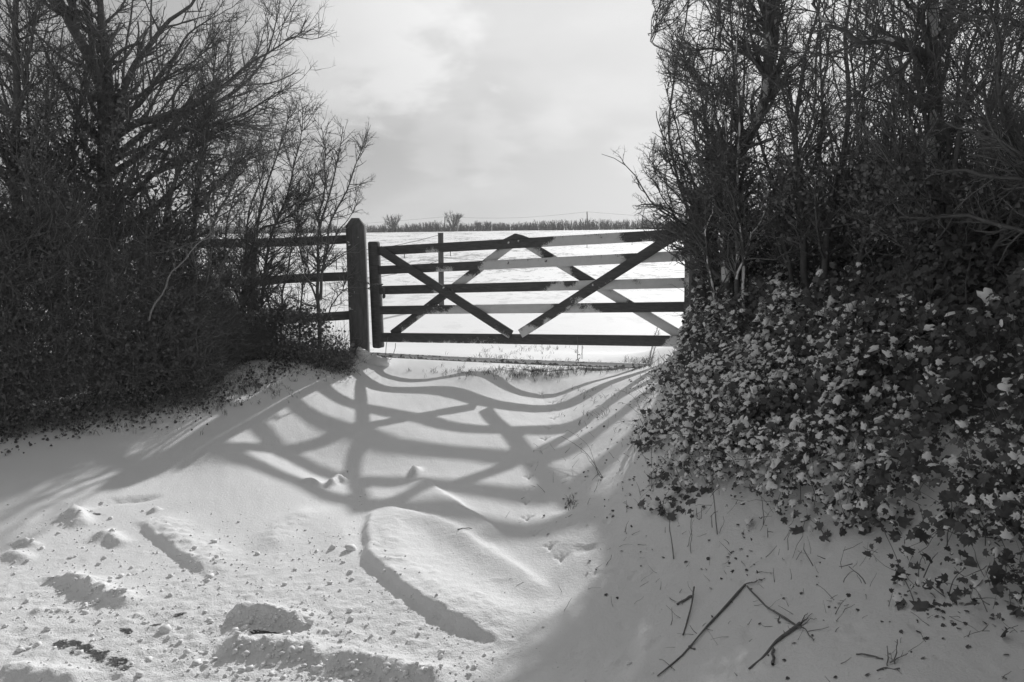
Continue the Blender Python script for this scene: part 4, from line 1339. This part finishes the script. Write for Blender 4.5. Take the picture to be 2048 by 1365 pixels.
grass_at([(960, 745, 60, 5, 90, .05), (1060, 748, 50, 6, 110, .05), (1090, 742, 40, 8, 60, .05), (1200, 738, 45, 5, 120, .06), (1280, 728, 20, 5, 40, .07), (980, 712, 30, 5, 25, .06), (1080, 700, 40, 4, 30, .06), (1010, 722, 60, 4, 40, .05),
          (560, 735, 60, 14, 200, .05), (500, 775, 40, 12, 200, .05), (620, 715, 40, 10, 90, .05), (680, 742, 22, 6, 40, .05), (350, 818, 70, 8, 120, .06), (150, 850, 90, 10, 120, .06), (430, 800, 40, 8, 60, .06),
          (1180, 790, 50, 10, 12, .05), (1200, 830, 40, 15, 12, .05), (1140, 1010, 6, 8, 14, .04), (700, 940, 3, 3, 1, .02)], 51, 'grass', 'dry grass showing through the snow beside the gate and hedge foot')

# snow crumbs scattered on the lane
r_ = np.random.default_rng(61)
ico = np.array([(0, 0, 1), (.894, 0, .447), (.276, .851, .447), (-.724, .526, .447), (-.724, -.526, .447), (.276, -.851, .447), (.724, .526, -.447), (-.276, .851, -.447), (-.894, 0, -.447), (-.276, -.851, -.447), (.724, -.526, -.447), (0, 0, -1)])
icf = np.array([(0, 1, 2), (0, 2, 3), (0, 3, 4), (0, 4, 5), (0, 5, 1), (1, 6, 2), (2, 7, 3), (3, 8, 4), (4, 9, 5), (5, 10, 1), (6, 7, 2), (7, 8, 3), (8, 9, 4), (9, 10, 5), (10, 6, 1), (11, 7, 6), (11, 8, 7), (11, 9, 8), (11, 10, 9), (11, 6, 10)])
spots = [(660, 1090, 60, 30, 60, .010), (520, 1110, 120, 50, 160, .008), (640, 1200, 150, 60, 260, .009), (300, 1150, 160, 60, 260, .009), (150, 1080, 90, 40, 160, .011), (100, 1260, 120, 60, 260, .009), (520, 1310, 120, 30, 260, .014), (720, 1345, 120, 18, 260, .014), (540, 1250, 70, 12, 160, .014), (200, 1190, 80, 20, 160, .014), (360, 1290, 160, 50, 200, .008), (850, 1280, 120, 40, 100, .008), (720, 1010, 40, 20, 20, .007), (400, 1130, 50, 30, 80, .012), (950, 1330, 120, 30, 80, .008)]
cs = []; sr = []
for px, py, sx, sy, k, s in spots:
    for a, b in zip(r_.normal(px, sx, int(k * .9)), r_.normal(py, sy, int(k * .9))):
        if b < 990: continue
        p = hit(a, b)
        if p[1] < 1.8: continue
        cs.append(p); sr.append(min(s * r_.lognormal(-1.0, .6), .018))
cs = np.array(cs); sr = np.array(sr)
for p_, s_ in (((703, 1100), .032), ((664, 1098), .020), ((700, 1145), .016), ((570, 1170), .014), ((660, 1168), .014), ((610, 1222), .016), ((700, 1243), .02), ((330, 1262), .028), ((360, 1258), .016)):
    cs = np.vstack([cs, hit(*p_)]); sr = np.append(sr, s_)
jit = 1 + r_.normal(0, .26, (len(cs), 12, 1))
V = cs[:, None] + ico[None] * sr[:, None, None] * jit * np.array([1.1, 1, .8]) + np.array([0, 0, .25]) * sr[:, None, None]
Fc = icf[None] + (np.arange(len(cs)) * 12)[:, None, None]
o = mesh('snow_crumbs', V.reshape(-1, 3), Fc.reshape(-1, 3), M_SNOW, smooth=True)
tag(o, 'crumbs and clods of loose snow thrown on the lane', kind='stuff')


# ------------------------------------------------------------------ fallen branches and sprigs lying on the snow
def branch_on_ground(name, label, cat, lines, seed, spur=10, lift=.005, group=None, sp_len=(.02, .06)):
    r_ = np.random.default_rng(seed); g_ = Geo(); A = []
    for pts, ra, rb2 in lines:
        w = []
        for q in pts:
            p = hit(q[0], q[1]); p = p + [0, 0, lift + (q[2] if len(q) > 2 else 0)]
            w.append(p)
        K = 10
        a = resample(w, K, .004, r_)[None]; b = .72 * np.linspace(ra, rb2, K)[None] * r_.uniform(.82, 1.2, (1, K))
        g_.add(*tubes(a, b, 6)); A.append((a, b))
    for a, b in A:
        s, rr = spawn(a, b, r_, spur, .1, 1, (55, 15), sp_len, 3, .55, (0, 0, .3), .15, .0012)
        if len(s): g_.add(*tubes(s, rr, 3))
    o = g_.build(name, M_TWIG, smooth=True)
    return tag(o, label, cat, group)


branch_on_ground('fallen_branch', 'long thin broken branch lying diagonally below the ivy, bottom centre-right', 'branch', [([(1315, 1355), (1370, 1310), (1415, 1255), (1450, 1215), (1490, 1172)], .004, .008), ([(1378, 1296), (1390, 1300)], .007, .006), ([(1490, 1172), (1530, 1160)], .004, .002), ([(1350, 1345), (1330, 1322), (1318, 1322)], .002, .0015)], 71)
branch_on_ground('fallen_branch', 'thin branch running down right from the tip of the long diagonal one', 'branch', [([(1495, 1175), (1530, 1215), (1570, 1240), (1595, 1258)], .005, .006), ([(1558, 1235), (1556, 1248)], .003, .003)], 72)
branch_on_ground('fallen_branch', 'thick snapped stick with a splintered end pointing up right, bottom right', 'branch', [([(1498, 1340), (1540, 1300), (1580, 1265), (1600, 1250)], .006, .011), ([(1545, 1300), (1548, 1320), (1547, 1334)], .007, .008), ([(1590, 1258), (1612, 1262), (1628, 1286)], .004, .003), ([(1598, 1252), (1625, 1230)], .004, .001), ([(1598, 1252), (1615, 1228)], .004, .001), ([(1598, 1255), (1632, 1238)], .003, .001)], 73, spur=5)
branch_on_ground('fallen_branch', 'curved short stick standing left of the long diagonal branch', 'branch', [([(1366, 1272), (1376, 1240), (1385, 1210, .02), (1388, 1188, .03)], .004, .005)], 74, spur=2)
branch_on_ground('fallen_branch', 'stubby straight stick above the curved short stick', 'branch', [([(1354, 1212), (1385, 1195)], .007, .007)], 75, spur=0)
branch_on_ground('fallen_branch', 'bare stick lying beside a spiky sprig near the bottom right corner', 'branch', [([(1712, 1312), (1740, 1315), (1765, 1321)], .004, .005)], 76, spur=0)
branch_on_ground('sprig', 'spiky thorny sprig near the bottom right corner', 'sprig', [([(1755, 1345), (1775, 1338), (1800, 1342)], .004, .003), ([(1775, 1335), (1774, 1312, .03)], .003, .002), ([(1780, 1330), (1815, 1318, .02)], .003, .002), ([(1790, 1330), (1793, 1302, .04)], .003, .002)], 77, spur=28)
branch_on_ground('sprig', 'forked bare sprig leaning out of the snow beneath the gate shadow on the right', 'sprig', [([(1206, 957), (1175, 925, .05), (1148, 912, .08), (1122, 900, .10)], .003, .0015), ([(1196, 950), (1180, 915, .07), (1150, 897, .10), (1135, 893, .12)], .0025, .001), ([(1200, 955), (1165, 918, .06), (1145, 935, .05)], .002, .001)], 78, spur=4)
branch_on_ground('sprig', 'leafy arching sprig on the bank left of the ivy', 'sprig', [([(1295, 848), (1270, 818, .08), (1245, 805, .10), (1228, 806, .09)], .0025, .0012), ([(1300, 845), (1282, 800, .12), (1262, 795, .13)], .002, .001), ([(1290, 840), (1255, 822, .05), (1235, 818, .05)], .002, .001)], 79, spur=16)
branch_on_ground('sprig', 'tall upright dead stalk in front of the ivy bank', 'sprig', [([(1435, 1072), (1425, 1030, .10), (1416, 985, .22)], .004, .002), ([(1425, 1030, .10), (1405, 1003, .13), (1388, 990, .15), (1358, 988, .14)], .0025, .0012), ([(1422, 1035, .06), (1400, 1035, .06), (1388, 1032, .06)], .002, .001)], 80, spur=6)
branch_on_ground('sprig', 'short upright dead stalk at the lower left tip of the ivy', 'sprig', [([(1347, 1120), (1342, 1100, .03), (1338, 1065, .08)], .004, .003)], 81, spur=8)
branch_on_ground('sprig', 'thin crossed stalks right of the short upright stalk', 'sprig', [([(1382, 1108), (1382, 1060, .08)], .0025, .002), ([(1374, 1096), (1388, 1065, .06)], .002, .001)], 82, spur=6)
branch_on_ground('sprig', 'dead stalk with a side shoot at the left edge of the ivy bank', 'sprig', [([(1303, 982), (1303, 955, .05), (1302, 925, .10)], .003, .002), ([(1303, 965, .03), (1294, 950, .05), (1290, 940, .07)], .002, .001)], 83, spur=6)
branch_on_ground('sprig', 'tiny curled twig lying on the smooth drift in the foreground centre', 'sprig', [([(915, 1061), (925, 1058), (943, 1058)], .0045, .0018)], 84, spur=2)
branch_on_ground('fallen_branch', 'dark bare stem leaning down from the hedge to the snow beside the left gatepost', 'branch', [([(650, 700, .12), (668, 712, .06), (690, 730, .03), (722, 752, .0)], .006, .003)], 85, spur=3)
branch_on_ground('sprig', 'dead forked stems propped over the right end of the pole', 'sprig', [([(1297, 732), (1305, 705, .12), (1318, 680, .24)], .008, .005), ([(1299, 735), (1312, 708, .12), (1318, 690, .2)], .006, .004), ([(1297, 732), (1330, 722, .05)], .003, .002)], 86, spur=14)
branch_on_ground('fallen_branch', 'thin straight twig slanting down from the ivy to the snow on the right', 'branch', [([(1830, 1220), (1800, 1150, .03), (1765, 1095, .08)], .003, .0025)], 87, spur=2)

# ------------------------------------------------------------------ in the field
b = hit(883, 612); dpt = b[1]
tp = P(884, 466, dpt)
post('fence_post', b[0], b[1], b[2] - .2, tp[2], .10, R(10), M_WOOD, 0, 'plain fence post standing in the snowy field behind the gate', 'post')
g_ = Geo()
for (ya, xb, yb) in ((469, 560, 505), (519, 640, 560), (515, 1240, 520)):
    if xb < 883:
        a = P(883, ya, dpt); e_ = P(xb, yb, dpt - 4.2)
    else:
        a = P(883, ya, dpt); e_ = P(xb, yb, dpt + 6)
    pts = [a + (e_ - a) * t + [0, 0, -.12 * math.sin(math.pi * t)] for t in np.linspace(0, 1, 10)]
    g_.add(*polyl(pts, .005, 4))
tag(g_.build('fence_wire', M_WIRE), 'slack wires strung from the field post', 'wire')
for px, py, pt in ((809, 517, 505), (901, 513, 500), (1174, 496, 484), (1264, 491, 482), (673, 540, 524)):
    b = hit(px, py); tpz = P(px, pt - 3, b[1])[2]
    g_ = Geo(); g_.add(*polyl([b - [0, 0, .1], (b + [0, 0, tpz - b[2]] * np.array([1, 1, 1]))], .02, 5))
    lab = {809: 'thin fence stake seen under the top bar at the latch end', 901: 'thin fence stake just right of the field post', 1174: 'thin fence stake below the telegraph pole', 1264: 'thin fence stake nearest the hinge end', 673: 'thin fence stake seen left of the square gatepost'}[px]
    tag(g_.build('stake', M_WIRE), lab, 'stake', 'thin stakes across the snowy field')

# far hedge, trees and poles on the skyline
HD = 150.0
def hedge_line(name, label, px0, px1, base_y, hts, seed, dens=10, D=HD):
    r_ = np.random.default_rng(seed)
    w = (px1 - px0) / F * D; n = int(w * dens)
    px = r_.uniform(px0, px1, n); d = D + r_.uniform(-.9, .9, n)
    x = (px - 1024) / F * d
    h = np.interp(px, [a for a, _ in hts], [b for _, b in hts]) * (1 + .38 * vnoise(x, x * 0, 2.3, seed, 3)) * r_.uniform(.4, 1.12, n)
    z0 = gz(x, d) - .1
    K = 4; out = np.empty((n, K, 3)); lean = r_.normal(0, .24, (n, 2))
    for j in range(K):
        t = j / (K - 1)
        out[:, j] = np.stack([x + lean[:, 0] * h * t + r_.normal(0, .04, n), d + lean[:, 1] * h * t, z0 + h * t], 1)
    g_ = Geo(); g_.add(*tubes(out, r_.uniform(.03, .07, n)[:, None] * np.linspace(1, .45, K)[None], 3))
    s, rr = spawn(out, np.full((n, K), .04), r_, 3.5, .1, 1, (38, 12), (.3, .7), 3, .7, (0, 0, .4), .1, .012)
    g_.add(*tubes(s, rr, 3))
    return tag(g_.build(name, M_FARHEDGE), label, 'hedge')


hedge_line('hedge', 'long clipped hedge on the skyline beyond the field, right part', 960, 2300, 455, [(960, 1.5), (1150, 1.6), (1270, 1.8), (2300, 2)], 91, 40)
hedge_line('hedge', 'lower ragged hedge on the skyline beyond the field, left part', -300, 960, 462, [(-300, 1.6), (740, 1.3), (780, 1.4), (850, 1.8), (900, 1.5), (960, 1.5)], 92, 38)


def far_tree(px, top_px, half, seed, label, D=HD - 2):
    r_ = np.random.default_rng(seed)
    b0 = hit_far(px, D)
    H = (P(px, top_px, D)[2] - b0[2]); w = half / F * D
    root = empty('bare_tree', b0, label, 'tree', None)
    A = [[b0 + [0, 0, -.2], b0 + [.05, 0, H * .25], b0 + [.1, 0, H * .5], b0 + [0, 0, H * .8]]]
    for k in range(11):
        a = r_.uniform(-1, 1); s0 = r_.uniform(.08, .3)
        A.append([b0 + [0, 0, H * s0], b0 + [a * w * .45, r_.normal(0, .3), H * (s0 + .2)], b0 + [a * w * .8, r_.normal(0, .6), H * .66], b0 + [a * w, r_.normal(0, .6), H * r_.uniform(.72, .95)]])
    st = np.array([resample(a, 8, .05, r_) for a in A]); rad = np.array([np.linspace(.16, .03, 8)] + [np.linspace(.08, .02, 8)] * 11)
    g_ = Geo(); g_.add(*tubes(st, rad, 5)); g_.build('trunk', M_FARHEDGE, root)
    s1, r1 = spawn(st, rad, r_, 8, .25, 1, (35, 12), (H * .15, H * .4), 5, .5, (0, 0, .4), .12, .018)
    s2, r2 = spawn(s1, r1, r_, 6, .1, 1, (35, 12), (H * .08, H * .2), 3, .7, (0, 0, .3), .12, .014)
    g_ = Geo(); g_.add(*tubes(s1, r1, 3)); g_.add(*tubes(s2, r2, 3)); g_.build('crown', M_FARHEDGE, root)


def hit_far(px, D):
    x = (px - 1024) / F * D
    return np.array([x, D, float(gz(x, D))])


far_tree(788, 429, 18, 101, 'round-headed bare tree, leftmost on the skyline')
far_tree(908, 424, 17, 102, 'tallest bare tree on the skyline with a pole beside it')
far_tree(957, 441, 9, 103, 'small stubby bare tree on the skyline right of the tallest one')
far_tree(975, 443, 7, 104, 'smallest thin tree on the skyline where the clipped hedge begins')
far_tree(1235 + 300, 420, 24, 105, 'pale far tree seen through the right hedge')
wp = []
for px, yt, lab in ((890, 434, 'short telegraph pole beside the tallest skyline tree'), (1174, 424, 'telegraph pole rising above the clipped skyline hedge')):
    b = hit_far(px, HD - 3); t_ = P(px, yt, HD - 3)
    g_ = Geo(); g_.add(*tubes(np.array([[b - [0, 0, .3], t_]]), np.array([[.11, .09]]), 6))
    tag(g_.build('telegraph_pole', M_FARHEDGE), lab, 'telegraph pole'); wp.append(t_)
g_ = Geo()
for a, e_ in ((P(500, 452, 190), wp[0]), (wp[0], wp[1]), (wp[1], P(1700, 440, 120))):
    pts = [a + (e_ - a) * t + [0, 0, -.9 * math.sin(math.pi * t) * .7] for t in np.linspace(0, 1, 14)]
    g_.add(*polyl(pts, .018, 3))
tag(g_.build('overhead_wire', M_WIRE), 'thin overhead wire between the skyline poles', 'wire')

# ------------------------------------------------------------------ haze: one closed box of thin even air round camera and scene
hm = bpy.data.materials.new('haze'); hm.use_nodes = True
t = hm.node_tree; t.nodes.clear()
o_ = t.nodes.new('ShaderNodeOutputMaterial'); pv = t.nodes.new('ShaderNodeVolumePrincipled')
pv.inputs['Color'].default_value = (.9, .9, .9, 1); pv.inputs['Density'].default_value = .0009; pv.inputs['Anisotropy'].default_value = .3
t.links.new(pv.outputs[0], o_.inputs['Volume'])
hx, hy0, hy1, hz0, hz1 = 424, -34, 434, -1.6, 8.0
V = np.array([(sx * hx, y_, z_) for z_ in (hz0, hz1) for y_ in (hy0, hy1) for sx in (-1, 1)])
Q = np.array([(0, 2, 3, 1), (4, 5, 7, 6), (0, 1, 5, 4), (2, 6, 7, 3), (0, 4, 6, 2), (1, 3, 7, 5)])
tag(mesh('haze', V, Q, hm), 'thin winter haze', kind='stuff')
